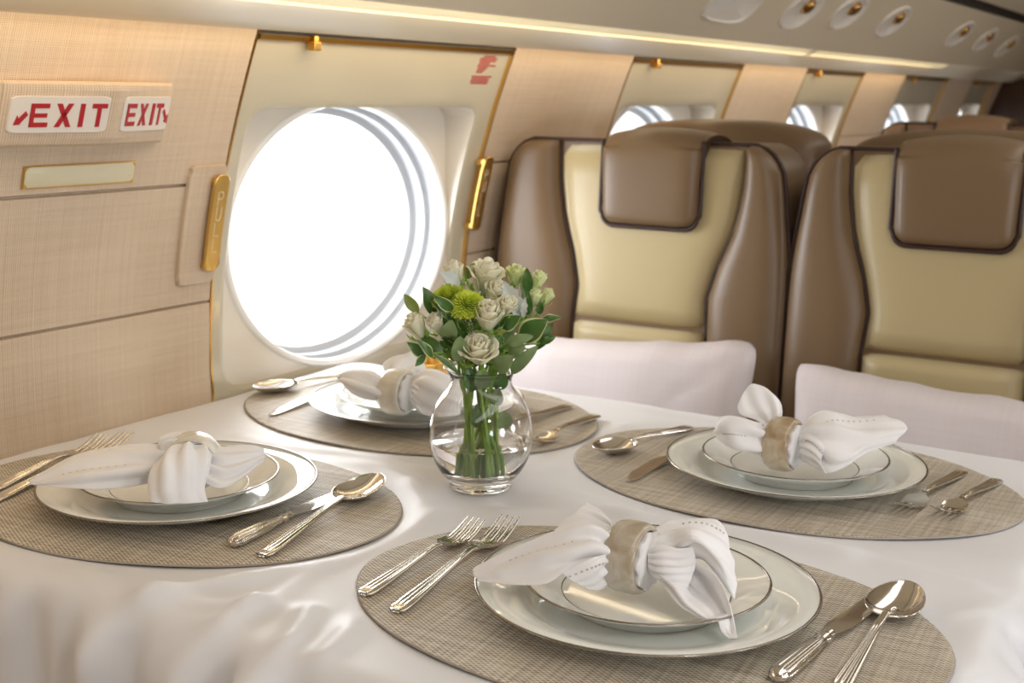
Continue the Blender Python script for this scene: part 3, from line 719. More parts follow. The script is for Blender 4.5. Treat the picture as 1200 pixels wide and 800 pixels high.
def plate_z(k, x, y):
    c = PLATES[k]; r = math.hypot(x - c[0], y - c[1])
    z = -9
    if r < .0970: z = max(z, ZS + surf(SP, r) + .0006)
    if r < .1355: z = max(z, ZM + surf(DP, r) + .0006)
    return max(z, ZM + .001)
NAP_LAB = {'front': 'white napkin pulled through a ring with one corner hanging over the nearest plate', 'left': 'white napkin spread like a leaf towards the wall on the left plate',
           'right': 'white napkin tied like a bow standing up before the right pillow', 'back': 'white napkin rolled in a pale ring behind the flowers by the window'}
RING = {'front': ('ring_dark', .0, 'mottled beige grey stone napkin ring on the nearest napkin'), 'left': ('ring_pale', .9, 'pale napkin ring mostly hidden within the folded napkin on the left plate'),
        'right': ('ring_brown', .05, 'brown marbled stone napkin ring on the bow shaped napkin at right'), 'back': ('ring_pale', -.1, 'cream stone napkin ring behind the flowers near the window')}
RAX = {k: Vector((math.sin(q[1]), math.cos(q[1]), 0)) for k, q in RING.items()}
def napkin(k):
    rc, patches = NAPKINS[k]; b = MB(); stl = []
    for pi, ctrl in enumerate(patches):
        big = len(ctrl[0]) > 4
        nu, nv = (26, 40) if big else (20, 26)
        P = patch(ctrl, nu, nv); rows = []
        for i in range(nu):
            row = []
            for j in range(nv):
                p = P[i][j].copy(); u = i / (nu - 1); v = j / (nv - 1)
                a = P[min(i + 1, nu - 1)][j] - P[max(i - 1, 0)][j]; q = P[i][min(j + 1, nv - 1)] - P[i][max(j - 1, 0)]
                nn = a.cross(q)
                if nn.length > 1e-9: nn.normalize()
                edge = smooth(0, .12, u) * smooth(0, .12, 1 - u)
                amp = (.0036 * (1 - v) ** 1.3 + .0009) * edge * (1 if big else .7)
                fr = 4.5 + pi
                amp *= smooth(0, .10, v)
                rl = p - Vector(rc); al = rl.dot(RAX[k]); p = Vector(rc) + RAX[k] * al + (rl - RAX[k] * al) * lerp(.80, 1, smooth(0, .22, v))
                p += nn * (amp * math.sin(u * fr * PI + 2.2 * math.sin(v * 3 + pi)) + .0012 * edge * noise.noise(p * 55 + Vector((pi, 0, 0))))
                z = plate_z(k, p.x, p.y) + .0008 * pi * .2
                if p.z < z: p.z = z
                row.append((p.x, p.y, p.z + T))
            rows.append(row)
        b.grid(rows)
        if pi == 0 or (k in ('front', 'right') and pi in (2, 3)):       # drawn-thread hem: a row of little holes
            st = MB(); stl.append(st)
            for s in range(9):
                i = int(nu * (.45 if pi == 0 else .22)); j = int(nv * .34) + 2 * s
                if j < nv - 1:
                    for dz in (1, -1):
                        a = Vector(rows[i][j]); e = Vector(rows[i + 1][j]) - a; f = Vector(rows[i][j + 1]) - a; nn = e.cross(f); nn.normalize(); e.normalize(); f.normalize()
                        c = a + nn * (.0009 * dz); w = .0007
                        st.grid([[c - e * w - f * w * 1.3, c - e * w + f * w * 1.3], [c + e * w - f * w * 1.3, c + e * w + f * w * 1.3]])
    t = thing('napkin', NAP_LAB[k], 'napkin', (rc[0], rc[1], T + rc[2] - .022), 'napkins on the plates')
    b.build('cloth', M['napkin'], t, sharp=0, solid=.0012, subsurf=1)
    for st in stl: st.build('hem_stitching', M['stitch'], t, smooth=False)
    # the gathered roll inside the ring
    mt, ang, lab = RING[k]
    ax = Vector((math.sin(ang), math.cos(ang), 0)); b = MB(); C = Vector((rc[0], rc[1], rc[2] + T)); sd = Vector((ax.y, -ax.x, 0)); rows = []
    for i in range(17):
        s = lerp(-.0165, .0165, i / 16); fl = 1 + .08 * (s / .0165) ** 2
        rows.append([C + ax * s + (sd * math.cos(q) + Vector((0, 0, 1)) * math.sin(q)) * (.0203 * fl * (1 + .07 * math.sin(9 * q + 1.5 * s / .02))) for q in [2 * PI * n / 56 for n in range(56)]])
    ids = b.grid(rows, cv=True); b.face(ids[0]); b.face(ids[-1][::-1]); b.build('gathered_roll', M['napkin'], t, sharp=0)
    # ring: barrel shaped band
    b = MB(); prof = []
    for i in range(24):
        q = 2 * PI * i / 24; c, s = math.cos(q), math.sin(q)
        prof.append((.0237 + .0030 * math.copysign(abs(c) ** .8, c) + (.0012 * (1 - s * s)), .0135 * math.copysign(abs(s) ** .55, s)))
    rows = [[C + ax * h + (sd * math.cos(q) + Vector((0, 0, 1)) * math.sin(q)) * r for q in [2 * PI * n / 72 for n in range(72)]] for r, h in prof]
    b.grid(rows, cu=True, cv=True); o = b.build('napkin_ring', M[mt], None, sharp=0)
    bl = C; o.data.transform(Matrix.Translation(-bl)); o.location = bl
    tag(o, lab, 'napkin ring', 'napkin rings')
for k in NAPKINS: napkin(k)

# ------------------------------------------------------------------ cutlery (built along +x, butt at 0, tip at 1)
def xf_for(butt, tip, z0, pitch=0):
    bx, by = butt; tx, ty = tip; a = math.atan2(ty - by, tx - bx)
    return Matrix.Translation((bx, by, T + z0)) @ Matrix.Rotation(a, 4, 'Z') @ Matrix.Rotation(-pitch, 4, 'Y')
def handle_rows(L, wtab, ztab, ttab, n, flutes=5, x0=0., x1=1.):
    rows = []
    for i in range(n + 1):
        x = lerp(x0, x1, i / n); w = interp(wtab, x); z = interp(ztab, x); th = interp(ttab, x)
        fl = .0009 * smooth(.03, .10, x) * (1 - smooth(.46, .58, x)) * min(1, w / .006)
        top = []; K = 56
        for k in range(K + 1):
            y = -1 + 2 * k / K
            e = (1 - abs(y) ** 5) ** .6
            top.append((x * L, y * w, z + th * e + fl * e * math.cos(y * PI * flutes / 2 * .98) ** 2))
        bot = [(x * L, y * w, z - .0004 - th * .45 * (1 - abs(y) ** 4)) for y in [1 - 2 * k / 10 for k in range(1, 10)]]
        rows.append(top + bot)
    return rows
FORK_W = [(0, .0045), (.008, .0068), (.03, .0082), (.10, .0079), (.30, .0058), (.50, .0042), (.58, .0034), (.64, .0036)]
FORK_Z = [(0, .0020), (.1, .0022), (.3, .0045), (.5, .0078), (.60, .0086), (.68, .0068), (.76, .0036), (.82, .0034), (.90, .0066), (1, .0135)]
FORK_T = [(0, .0016), (.03, .0026), (.3, .0024), (.55, .0020), (.64, .0016)]
def fork(butt, tip, lab, L, group='forks'):
    t = thing('fork', lab, 'fork', (butt[0], butt[1], T + .0022), group); X = xf_for(butt, tip, .0022)
    b = MB(); ids = b.grid(handle_rows(L, FORK_W, FORK_Z, FORK_T, 60, 4, 0, .64), cv=True); b.face(ids[0][::-1]); b.face(ids[-1]); b.build('handle', M['steel'], t, sharp=0, xf=X)
    b = MB(); rows = []; hw = .0118
    for i in range(15):
        x = .635 + (.80 - .635) * i / 14; w = lerp(.0035, hw, smooth(.64, .73, x)); z = interp(FORK_Z, x); th = .0009
        K = 16; dish = .0022 * smooth(.66, .74, x)
        rows.append([(x * L, y * w, z + th + dish * (y * y - .5)) for y in [-1 + 2 * k / K for k in range(K + 1)]] + [(x * L, y * w, z - th + dish * (y * y - .5)) for y in [1 - 2 * k / K for k in range(K + 1)]])
    ids = b.grid(rows, cv=True); b.face(ids[0][::-1]); b.face(ids[-1]); 
    hd = b.build('head', M['steel'], t, sharp=50, xf=X)
    for q in range(4):
        yc = hw * (-.80 + 1.6 * q / 3); b = MB(); rows = []
        for i in range(17):
            s = i / 16; x = .785 + .215 * s; z = interp(FORK_Z, x) + .0011 * (((yc / hw) ** 2) - .5) * 2 * (1 - s); w = lerp(.0024, .0012, s ** 1.5); h = lerp(.0010, .0006, s); y = yc * lerp(1.0, .93, s)
            rows.append([(x * L, y + w * math.cos(a), z + h * math.sin(a) * 1.2) for a in [2 * PI * n / 10 for n in range(10)]])
        ids = b.grid(rows, cv=True); b.face(ids[0][::-1]); b.face(ids[-1]); b.build('tine', M['steel'], hd, sharp=60, xf=X)
    return t
SP_W = [(0, .0046), (.008, .0070), (.03, .0084), (.10, .0080), (.32, .0054), (.55, .0036), (.66, .0032)]
SP_Z = [(0, .0020), (.1, .0022), (.35, .0055), (.55, .0095), (.66, .0105)]
def spoon(butt, tip, lab, L, bw=.0215):
    t = thing('spoon', lab, 'spoon', (butt[0], butt[1], T + .0022), 'spoons'); X = xf_for(butt, tip, .0022)
    b = MB(); ids = b.grid(handle_rows(L, SP_W, SP_Z, FORK_T, 60, 4, 0, .66), cv=True); b.face(ids[0][::-1]); b.face(ids[-1]); b.build('handle', M['steel'], t, sharp=0, xf=X)
    b = MB(); xa, xb = .645 * L, L; xc, hl = (xa + xb) / 2, (xb - xa) / 2; n = 56
    def ring(q, under):
        L_ = []
        for k in range(n):
            a = 2 * PI * k / n; c, s = math.cos(a), math.sin(a)
            wid = bw * (1 - .16 * c)                     # egg shape: broader toward the handle
            dz = .0100 * (1 - q ** 2.2)
            zz = .0112 + .0012 * c * q - dz
            L_.append((xc + hl * c * q, wid * s * q, zz - (.0011 if under else 0) + (.0003 if q > .98 and not under else 0)))
        return L_
    rows = [ring(q, False) for q in (.02, .2, .4, .6, .75, .87, .95, .99)] + [ring(1.008, False), ring(1.006, True)] + [ring(q, True) for q in (.95, .8, .6, .4, .2, .02)]
    ids = b.grid(rows, cv=True); b.face(ids[0][::-1]); b.face(ids[-1]); b.build('bowl', M['steel'], t, sharp=0, xf=X)
    return t
def knife(butt, tip, lab, L):
    t = thing('knife', lab, 'knife', (butt[0], butt[1], T + .0022), 'table knives'); X = xf_for(butt, tip, .0022)
    b = MB(); rows = []
    R = [(0, .0006), (.004, .0040), (.012, .0062), (.03, .0074), (.035, .0071), (.045, .0078), (.25, .0070), (.37, .0058), (.38, .0050), (.39, .0064), (.405, .0068), (.42, .0052), (.43, .0046), (.445, .0058), (.46, .0046)]
    for x, r in R:
        fl = .10 * smooth(.02, .05, x) * (1 - smooth(.30, .37, x))
        rows.append([(x * L, r * math.cos(a) * (1 + fl * math.cos(10 * a)), .0058 + r * .72 * math.sin(a) * (1 + fl * math.cos(10 * a))) for a in [2 * PI * n / 96 for n in range(96)]])
    for i in range(len(rows) - 1): pass
    ids = b.grid(rows, cv=True); b.face(ids[0][::-1]); b.face(ids[-1]); b.build('handle', M['steel'], t, sharp=55, xf=X)
    b = MB(); rows = []
    for i in range(29):
        x = .45 + .55 * i / 28; s = (x - .45) / .55
        wl = lerp(.0052, .0098, smooth(0, .22, s)) * (1 - smooth(.72, 1.02, s) * .98)     # cutting edge, curving up to the tip
        wr = lerp(.0052, .0072, smooth(0, .15, s)) * (1 - smooth(.93, 1.0, s) * .35)
        wl = max(wl, -wr + .0006); z = lerp(.0058, .0022, smooth(0, .9, s)); th = lerp(.0013, .0005, s)
        rows.append([(x * L, wr, z + th), (x * L, (wr - wl) / 2, z + th * 1.1), (x * L, -wl, z + .0002), (x * L, -wl, z - .0002), (x * L, (wr - wl) / 2, z - th), (x * L, wr, z - th)])
    ids = b.grid(rows, cv=True); b.face(ids[0][::-1]); b.face(ids[-1]); b.build('blade', M['steel'], t, sharp=25, xf=X)
    return t
def cutl(fn, butt, tip, lab, **kw):
    fn(butt, tip, lab, math.hypot(tip[0] - butt[0], tip[1] - butt[1]), **kw)
cutl(fork, (.751, .594), (.928, .600), 'shorter fork at the left end of the nearest placemat')
cutl(fork, (.738, .552), (.950, .577), 'longer fork beside the shorter one, next to the nearest plate')
cutl(knife, (.782, .262), (.985, .243), 'table knife to the right of the nearest plate, blade under the spoon')
cutl(spoon, (.785, .222), (.993, .226), 'large spoon at the lower right of the nearest placemat')
cutl(knife, (.772, .757), (.961, .775), 'bright table knife beside the left plate')
cutl(spoon, (.771, .720), (.992, .762), 'spoon with egg shaped bowl on the left placemat reflecting the flowers')
cutl(fork, (.755, 1.068), (.935, 1.108), 'fork nearest the wall, tines showing above the left napkin')
cutl(fork, (.735, 1.038), (.958, 1.094), 'fork next to the left plate, tines rising behind the leaf shaped napkin')
cutl(spoon, (1.378, .585), (1.200, .619), 'spoon at the left end of the right placemat')
cutl(knife, (1.345, .545), (1.141, .553), 'table knife half hidden by the right plate')
cutl(fork, (1.372, .264), (1.187, .284), 'fork next to the right plate, tines toward the camera')
cutl(fork, (1.360, .226), (1.195, .248), 'fork at the far right end of the right placemat')
cutl(spoon, (1.400, 1.098), (1.206, 1.132), 'spoon by the window at the end of the back placemat')
cutl(knife, (1.335, 1.060), (1.140, 1.046), 'knife beside the back plate near the window')
cutl(fork, (1.390, .758), (1.205, .766), 'fork to the right of the vase, nearer the back plate')
cutl(fork, (1.365, .705), (1.190, .699), 'fork at the right end of the back placemat')
# ------------------------------------------------------------------ vase and bouquet
VX, VY = 1.0507, .6754
def V(p): return Vector((VX + p[0], VY + p[1], p[2] + T))
NV = Vector((-.841, -.541, 0))                  # from the vase toward the dinner's near side
RT = Vector((.541, -.841, 0))
t = thing('glass_vase', 'clear round bellied glass vase half full of water on the white cloth', 'vase', (VX, VY, T))
OUT = [(.0315, .0008), (.0328, .0030), (.0325, .0060), (.0335, .0085), (.0385, .0135), (.0440, .021), (.0500, .034), (.0530, .052), (.0522, .067), (.0485, .082), (.0420, .0935), (.0350, .102), (.0315, .1085), (.0312, .1135), (.0328, .1185), (.0358, .1228), (.0384, .1252)]
INN = [(.0370, .1246), (.0342, .1214), (.0312, .1178), (.0296, .1130), (.0300, .1082), (.0336, .1010), (.0404, .0928), (.0468, .0814), (.0503, .0668), (.0510, .052), (.0480, .035), (.0415, .023), (.0340, .0170), (.0220, .0152), (.0, .0148)]
def dens(L, k=4):
    P = [Vector((a, b, 0)) for a, b in L]; N = (len(P) - 1) * k
    return [(max(0, q.x), q.y) for q in [cr(P, i / N) for i in range(N + 1)]]
b = MB(); b.lathe([(.001, .0030), (.020, .0028), (.027, .0012)] + dens(OUT) + dens(INN)[:-1] + [(.001, .0158)], (VX, VY, T + .0009), 96); b.build('body', M['glass'], t, sharp=0)
b = MB(); ip = [q for q in dens(INN)[:-1][::-1] if q[1] < .0485]
zt = .0490
b.lathe([(.0005, .0151)] + [(r - .0004, z + .0002) for r, z in ip] + [(.0485, zt - .0006), (.0478, zt), (.0005, zt - .0002)], (VX, VY, T + .0009), 96); tag(b.build('water', M['water'], t, sharp=60), None)

def stem_path(p, k, bottom=None):
    """from the bloom down through the neck to the vase floor"""
    rnd = random.Random(100 + k); a = math.atan2(p[1], p[0]); r = .0215 * math.sqrt(rnd.uniform(.05, 1)); a += rnd.uniform(-.5, .5)
    neck = Vector((r * math.cos(a), r * math.sin(a), .112))
    a2 = a + rnd.uniform(-.9, .9) + (PI if rnd.random() < .25 else 0); r2 = .020 * math.sqrt(rnd.uniform(.1, 1))
    foot = Vector((r2 * math.cos(a2), r2 * math.sin(a2), .0185 + rnd.uniform(0, .004)))
    q = Vector(p); mid = neck.lerp(q, .5) + Vector((0, 0, .006)); low = neck.lerp(foot, .5) + Vector((rnd.uniform(-.002, .002), rnd.uniform(-.002, .002), 0))
    P = [q, mid, neck, low, foot]
    return [cr(P, i / 20) for i in range(21)], foot
def stem(p, k, parent, r=.0017):
    P, f = stem_path(p, k); b = MB(); b.tube([V(q) for q in P], lambda s: r * (.8 + .4 * s), 8); b.build('stem', M['stem'], parent, sharp=0)
def frame(d, spin=0):
    z = Vector(d).normalized(); x = Vector((0, 0, 1)).cross(z)
    if x.length < 1e-3: x = Vector((1, 0, 0))
    x.normalize(); y = z.cross(x); return (Matrix((x, y, z)).transposed().to_4x4()) @ Matrix.Rotation(spin, 4, 'Z')
def rose_mesh(R, H, seed, openness):
    """spiral of cupped petals; axis +z, base at 0"""
    b = MB(); rnd = random.Random(seed); n = 19
    for i in range(n):
        s = i / (n - 1); ang = i * 2.39996 + rnd.uniform(-.2, .2)
        rad = R * lerp(.10, .92, s ** .85); span = lerp(1.5, .82, s); h = H * lerp(1.0, .84, s ** 2) * rnd.uniform(.95, 1.04)
        fl = openness * smooth(.25, 1, s) * R * .50; curl = smooth(.35, 1, s) * openness
        rows = []
        for iv in range(9):
            v = iv / 8; row = []
            for iu in range(9):
                u = -1 + iu / 4
                r = rad * (.34 + .66 * math.sin(min(1, v * 1.25) * PI / 2)) + fl * smooth(.55, 1, v) * (1 - .2 * u * u) + .0007 * math.sin(5 * u + seed + i) * v
                z = h * v * (1 - .16 * u * u * v) - curl * H * .16 * smooth(.80, 1, v)
                a = ang + u * span * (1 - .25 * v * v)
                row.append((r * math.cos(a), r * math.sin(a), z))
            rows.append(row)
        b.grid(rows)
    return b
def xform(mb, Mx, p):
    o = MB(); o.f = mb.f; o.m = mb.m; P = V(p); o.v = [tuple(P + (Mx @ Vector(q))) for q in mb.v]; return o
def calyx(R, H):
    b = MB(); rows = []
    for r, z in ((.0018, -.004), (.0036, -.002), (.0045, .001)):
        rows.append([(r * R / .017 * math.cos(q), r * R / .017 * math.sin(q), z) for q in [2 * PI * k / 12 for k in range(12)]])
    b.grid(rows, cv=True)
    for k in range(5):
        a = 2 * PI * k / 5; rows = []
        for i in range(7):
            v = i / 6; w = .30 * (1 - v) ** .8 * (.6 + v) + .01; r = R * (.25 + .75 * math.sin(v * PI / 2)); z = H * (.02 + .42 * v * v) - .0008
            rows.append([(r * 1.04 * math.cos(a + w * u), r * 1.04 * math.sin(a + w * u), z) for u in (-1, 0, 1)])
        b.grid(rows)
    return b
FL = [  # position of the bloom's middle, diameter, height factor, openness, facing, label, kind
    ((-.0367, -.0205, .1515), .0400, .86, .9, (-.50, -.26, .85), 'open cream rose lowest at the front, just above the vase rim', 'p'),
    ((-.0218, -.0216, .1841), .0335, 1.12, .65, (-.38, -.30, .95), 'cream rose at the middle of the bouquet, below the right lime chrysanthemum', 'p'),
    ((-.0051, -.0328, .1931), .0240, 1.0, .6, (-.35, -.40, .9), 'small cream rose tucked right of the middle rose', 'p'),
    ((.0126, .0026, .2169), .0400, 1.05, .9, (-.10, -.35, 1.), 'largest pale open rose at the top of the bouquet', 'p'),
    ((-.008, .0272, .2207), .0250, 1.25, .4, (-.15, .20, 1.), 'tall cream rosebud at the top left behind a grey leaf', 'p'),
    ((-.05, .0445, .1712), .0265, 1.25, .5, (-.35, .35, .9), 'cream rosebud furthest left, over the lower left leaves', 'p'),
    ((-.0461, .0236, .1754), .0220, 1.2, .4, (-.45, .22, .9), 'smaller cream rosebud right beside the left one', 'p'),
    ((.0040, -.0140, .2030), .0290, 1.1, .7, (-.25, -.5, .7), 'pale rose half hidden under the largest top rose', 'p'),
    ((.0288, -.0227, .2189), .0240, 1.05, .8, (-.1, -.3, 1.), 'greenish white bloom upper right, beside the dark leaf', 'b'),
    ((.0393, -.0426, .2142), .0195, 1.2, .35, (.1, -.35, 1.), 'greenish bud at the upper right, highest of the three small buds', 'b'),
    ((.0284, -.0442, .1983), .0165, 1.3, .35, (-.1, -.35, 1.), 'small greenish bud, left of the lowest pair on the right', 'b'),
    ((.0406, -.0521, .1983), .0150, 1.35, .3, (.12, -.45, 1.), 'smallest greenish bud at the far right edge of the bouquet', 'b')]
for i, (p, D, hf, op, d, lab, kd) in enumerate(FL):
    R = D / 2; H = D * hf * .88; Mx = frame(d, i * 1.1); dn = Vector(d).normalized(); base = tuple(Vector(p) - dn * (H * .5))
    P, foot = stem_path(base, i)
    t = thing('rose' if kd == 'p' else 'lisianthus', lab, 'flower', V(foot), 'roses in the vase' if kd == 'p' else 'greenish blooms in the vase')
    xform(rose_mesh(R * .80, H, i + 1, op), Mx, base).build('bloom', M['petal' if kd == 'p' else 'bud'], t, sharp=0, solid=.0004)
    xform(calyx(R, H), Mx, base).build('calyx', M['stem'], t, sharp=0); stem(base, i, t)
def mum_mesh(R, seed):
    b = MB(); rnd = random.Random(seed); n = 210
    for i in range(n):
        s = (i + .5) / n; th = math.acos(1 - s * 1.12); a = i * 2.39996
        d = Vector((math.sin(th) * math.cos(a), math.sin(th) * math.sin(a), math.cos(th) * .72)); d.normalize()
        L = R * lerp(.72, 1.0, s) * rnd.uniform(.92, 1.06); sd = d.cross(Vector((.3, .2, 1))).normalized(); up = sd.cross(d)
        w = R * .072; tip = d * L + Vector((0, 0, 1)) * (R * .16 * s) * rnd.uniform(.3, 1)
        st = d * L * .35
        rows = []
        for v, k in ((0, .5), (.5, .9), (.85, 1.0), (1, .55)):
            c = st.lerp(tip, v); rows.append([c - sd * w * k + up * w * .5 * k, c, c + sd * w * k + up * w * .5 * k])
        b.grid(rows)
    rows = []
    for q in range(7):
        th = q / 6 * 1.9; rows.append([(R * .60 * math.sin(th) * math.cos(a), R * .60 * math.sin(th) * math.sin(a), R * .42 * math.cos(th)) for a in [2 * PI * k / 14 for k in range(14)]])
    b.grid(rows, cv=True, m=1); return b
for i, (p, D, d, lab) in enumerate([((-.0300, -.0010, .1955), .0370, (-.6, -.25, .7), 'lime green chrysanthemum left of the middle rose, nearer one of two'), ((-.0280, .0240, .2010), .0385, (-.45, .2, .9), 'lime green chrysanthemum further left, under the tall rosebud')]):
    Mx = frame(d); dn = Vector(d).normalized(); base = tuple(Vector(p) - dn * .004); P, foot = stem_path(base, 30 + i)
    t = thing('chrysanthemum', lab, 'flower', V(foot), 'lime chrysanthemums in the vase'); xform(mum_mesh(D / 2, i), Mx, base).build('bloom', [M['mum'], M['mum_gap_shade']], t, sharp=0); stem(base, 30 + i, t)
# dark filler of tiny florets under the chrysanthemums
p = (-.030, .0065, .170); P, foot = stem_path(p, 40); t = thing('filler_flower', 'dark green domed filler of tiny florets between left rosebuds and middle rose', 'flower', V(foot))
b = MB(); rnd = random.Random(5)
for i in range(320):
    th = math.acos(1 - 1.1 * (i + .5) / 320); a = i * 2.39996; d = Vector((math.sin(th) * math.cos(a), math.sin(th) * math.sin(a), math.cos(th))); c = Vector(p) + frame((-.6, .05, .7)).to_3x3() @ (d * .0175 * rnd.uniform(.82, 1.05)); f = d.cross(Vector((.1, .4, 1))).normalized(); g = f.cross(d); r = .0013
    q = [c + (f * math.cos(k * PI / 2 + i) + g * math.sin(k * PI / 2 + i)) * r for k in range(4)]; ids = [b.vert(V(x)) for x in q] + [b.vert(V(c + (c - Vector(p)).normalized() * .0016))]
    for k in range(4): b.face((ids[k], ids[(k + 1) % 4], ids[4]))
b.build('florets', M['floret'], t, sharp=0); stem(p, 40, t)

SPRIGS = {
 'left': [
  ((-0.0421,0.0471,0.1828),(-0.0486,0.0609,0.2020),0.0123,'olive'),
  ((-0.0352,0.0325,0.1800),(-0.0447,0.0399,0.2106),0.0165,'dark'),
  ((-0.0398,0.0064,0.1889),(-0.0629,0.0146,0.2062),0.0126,'var'),
  ((-0.0428,0.0110,0.1793),(-0.0563,0.0229,0.2002),0.0054,'var'),
 ],
 'lowleft': [
  ((-0.0583,0.0260,0.1450),(-0.0808,0.0333,0.1611),0.0145,'var'),
  ((-0.0631,0.0150,0.1447),(-0.0796,0.0222,0.1648),0.0098,'var'),
  ((-0.0632,0.0244,0.1465),(-0.0769,0.0271,0.1374),0.0088,'var'),
  ((-0.0490,0.0393,0.1628),(-0.0486,0.0108,0.1387),0.0142,'dark'),
  ((-0.0635,0.0156,0.1495),(-0.0438,-0.0021,0.1273),0.0066,'var'),
 ],
 'euccentre': [
  ((-0.0432,0.0117,0.1601),(-0.0533,-0.0003,0.1816),0.0176,'euc'),
  ((-0.0405,-0.0018,0.1388),(-0.0576,-0.0121,0.1681),0.0186,'euc'),
  ((-0.0300,-0.0088,0.1603),(-0.0265,-0.0327,0.1672),0.0095,'euc'),
  ((-0.0302,0.0099,0.1477),(-0.0470,0.0176,0.1625),0.0063,'dark'),
 ],
 'right': [
  ((-0.0075,-0.0253,0.1698),(-0.0046,-0.0484,0.1841),0.0176,'var'),
  ((0.0016,-0.0432,0.1582),(0.0097,-0.0706,0.1808),0.0260,'var'),
  ((0.0230,-0.0543,0.1764),(0.0347,-0.0725,0.1795),0.0095,'var'),
  ((0.0149,-0.0602,0.1551),(0.0232,-0.0731,0.1620),0.0082,'dark'),
  ((0.0172,-0.0545,0.1472),(0.0299,-0.0651,0.1741),0.0126,'dark'),
  ((-0.0138,-0.0340,0.1629),(-0.0282,-0.0301,0.1584),0.0095,'dark'),
  ((-0.0223,-0.0300,0.1686),(-0.0222,-0.0431,0.1716),0.0069,'olive'),
 ],
 'eucright': [
  ((-0.0168,-0.0387,0.1575),(-0.0108,-0.0665,0.1673),0.0117,'euc'),
  ((-0.0152,-0.0410,0.1466),(-0.0149,-0.0601,0.1567),0.0145,'euc'),
  ((-0.0222,-0.0303,0.1317),(-0.0300,-0.0551,0.1489),0.0189,'euc'),
  ((-0.0098,-0.0403,0.1262),(-0.0038,-0.0680,0.1563),0.0129,'euc'),
  ((-0.0206,-0.0235,0.1500),(-0.0274,-0.0406,0.1594),0.0095,'dark'),
 ],
 'greyleft': [
  ((-0.0115,0.0179,0.2082),(-0.0329,0.0289,0.2250),0.0150,'grey'),
  ((-0.0052,0.0192,0.2113),(-0.0188,0.0293,0.2169),0.0095,'grey'),
 ],
 'greyright': [
  ((0.0040,-0.0432,0.1805),(0.0029,-0.0230,0.2156),0.0189,'grey'),
  ((0.0107,-0.0352,0.2013),(0.0046,-0.0145,0.2082),0.0126,'grey'),
  ((0.0036,-0.0463,0.1808),(0.0021,-0.0496,0.2021),0.0069,'grey'),
 ],
 'back': [
  ((0.0254,-0.0394,0.2014),(0.0243,-0.0378,0.2281),0.0118,'dark'),
  ((0.0011,0.0205,0.2137),(0.0094,0.0150,0.2308),0.0118,'olive'),
  ((0.0229,-0.0449,0.1811),(0.0141,-0.0367,0.2171),0.0095,'dark'),
  ((0.0165,-0.0441,0.1804),(0.0116,-0.0458,0.2022),0.0079,'dark'),
  ((0.0260,-0.0515,0.1814),(0.0232,-0.0547,0.1966),0.0087,'dark'),
 ],
 'neck': [
  ((-0.0248,-0.0077,0.1057),(-0.0325,-0.0050,0.1334),0.0189,'dark'),
  ((-0.0192,-0.0164,0.1099),(-0.0277,-0.0160,0.1310),0.0173,'euc'),
  ((-0.0076,-0.0252,0.1055),(-0.0119,-0.0332,0.1302),0.0158,'dark'),
  ((-0.0093,-0.0226,0.0906),(-0.0110,-0.0272,0.1097),0.0142,'euc'),
  ((0.0029,-0.0267,0.0637),(-0.0015,-0.0273,0.0847),0.0165,'euc'),
  ((-0.0129,-0.0021,0.0652),(-0.0138,-0.0045,0.0907),0.0158,'dark'),
 ],
}

LMAT = {'dark': ('leaf_dark', 'leaf_dark'), 'var': ('leaf_dark', 'leaf_edge'), 'euc': ('leaf_euc', 'leaf_euc'), 'olive': ('leaf_olive', 'leaf_olive'), 'grey': ('leaf_grey', 'leaf_grey')}
SPL = {'left': 'sprig of upright leaves at the upper left of the bouquet', 'lowleft': 'sprig of cream edged leaves drooping at the lower left toward the napkin', 'euccentre': 'sprig of round grey green leaves left of the lowest rose',
       'right': 'sprig of large dark cream edged leaves reaching out to the right', 'eucright': 'sprig of long grey green leaves fanning out over the right of the vase rim', 'greyleft': 'silver grey felty leaf beside the tall rosebud at top left',
       'greyright': 'large silver grey felty leaf right of the middle roses', 'back': 'sprig of narrow dark leaves behind the greenish buds at top right', 'neck': 'leafy stems pressed inside the neck of the glass vase'}
def leaf(b0, t0, w, ty, seed):
    rnd = random.Random(seed); A = Vector(b0); B = Vector(t0); d = B - A; L = d.length; d.normalize()
    view = (NV + Vector((0, 0, .42))).normalized(); side = d.cross(view).normalized(); nn = side.cross(d).normalized()
    tw = rnd.uniform(-.35, .35); side = (side * math.cos(tw) + nn * math.sin(tw)); nn = side.cross(d).normalized()
    b = MB(); rows = []; nU, nVv = 11, 15; bend = rnd.uniform(.04, .16) * L; cup = rnd.uniform(.12, .30); round_ = ty == 'euc'
    for i in range(nVv):
        v = i / (nVv - 1); prof = (max(0, math.sin(PI * (v ** (.85 if round_ else .92)))) ** (.62 if round_ else .85)) * (1 if round_ else 1 - .12 * v)
        row = []
        for j in range(nU):
            u = -1 + 2 * j / (nU - 1); uu = math.copysign(abs(u) ** .8, u)
            wv = w / 2 * prof * uu
            if ty == 'grey': wv *= 1 + .22 * math.sin(v * 22) * abs(u)
            h = cup * abs(wv) - bend * (v - .5) ** 2 * 4 + bend * .6 + .0006 * math.sin(v * 13 + seed) * u
            row.append(V(A + d * (L * v) + side * wv + nn * h))
        rows.append(row)
    b.grid(rows, mf=lambda i, j: 1 if j in (0, nU - 2) else 0)
    return b
rnd = random.Random(21)
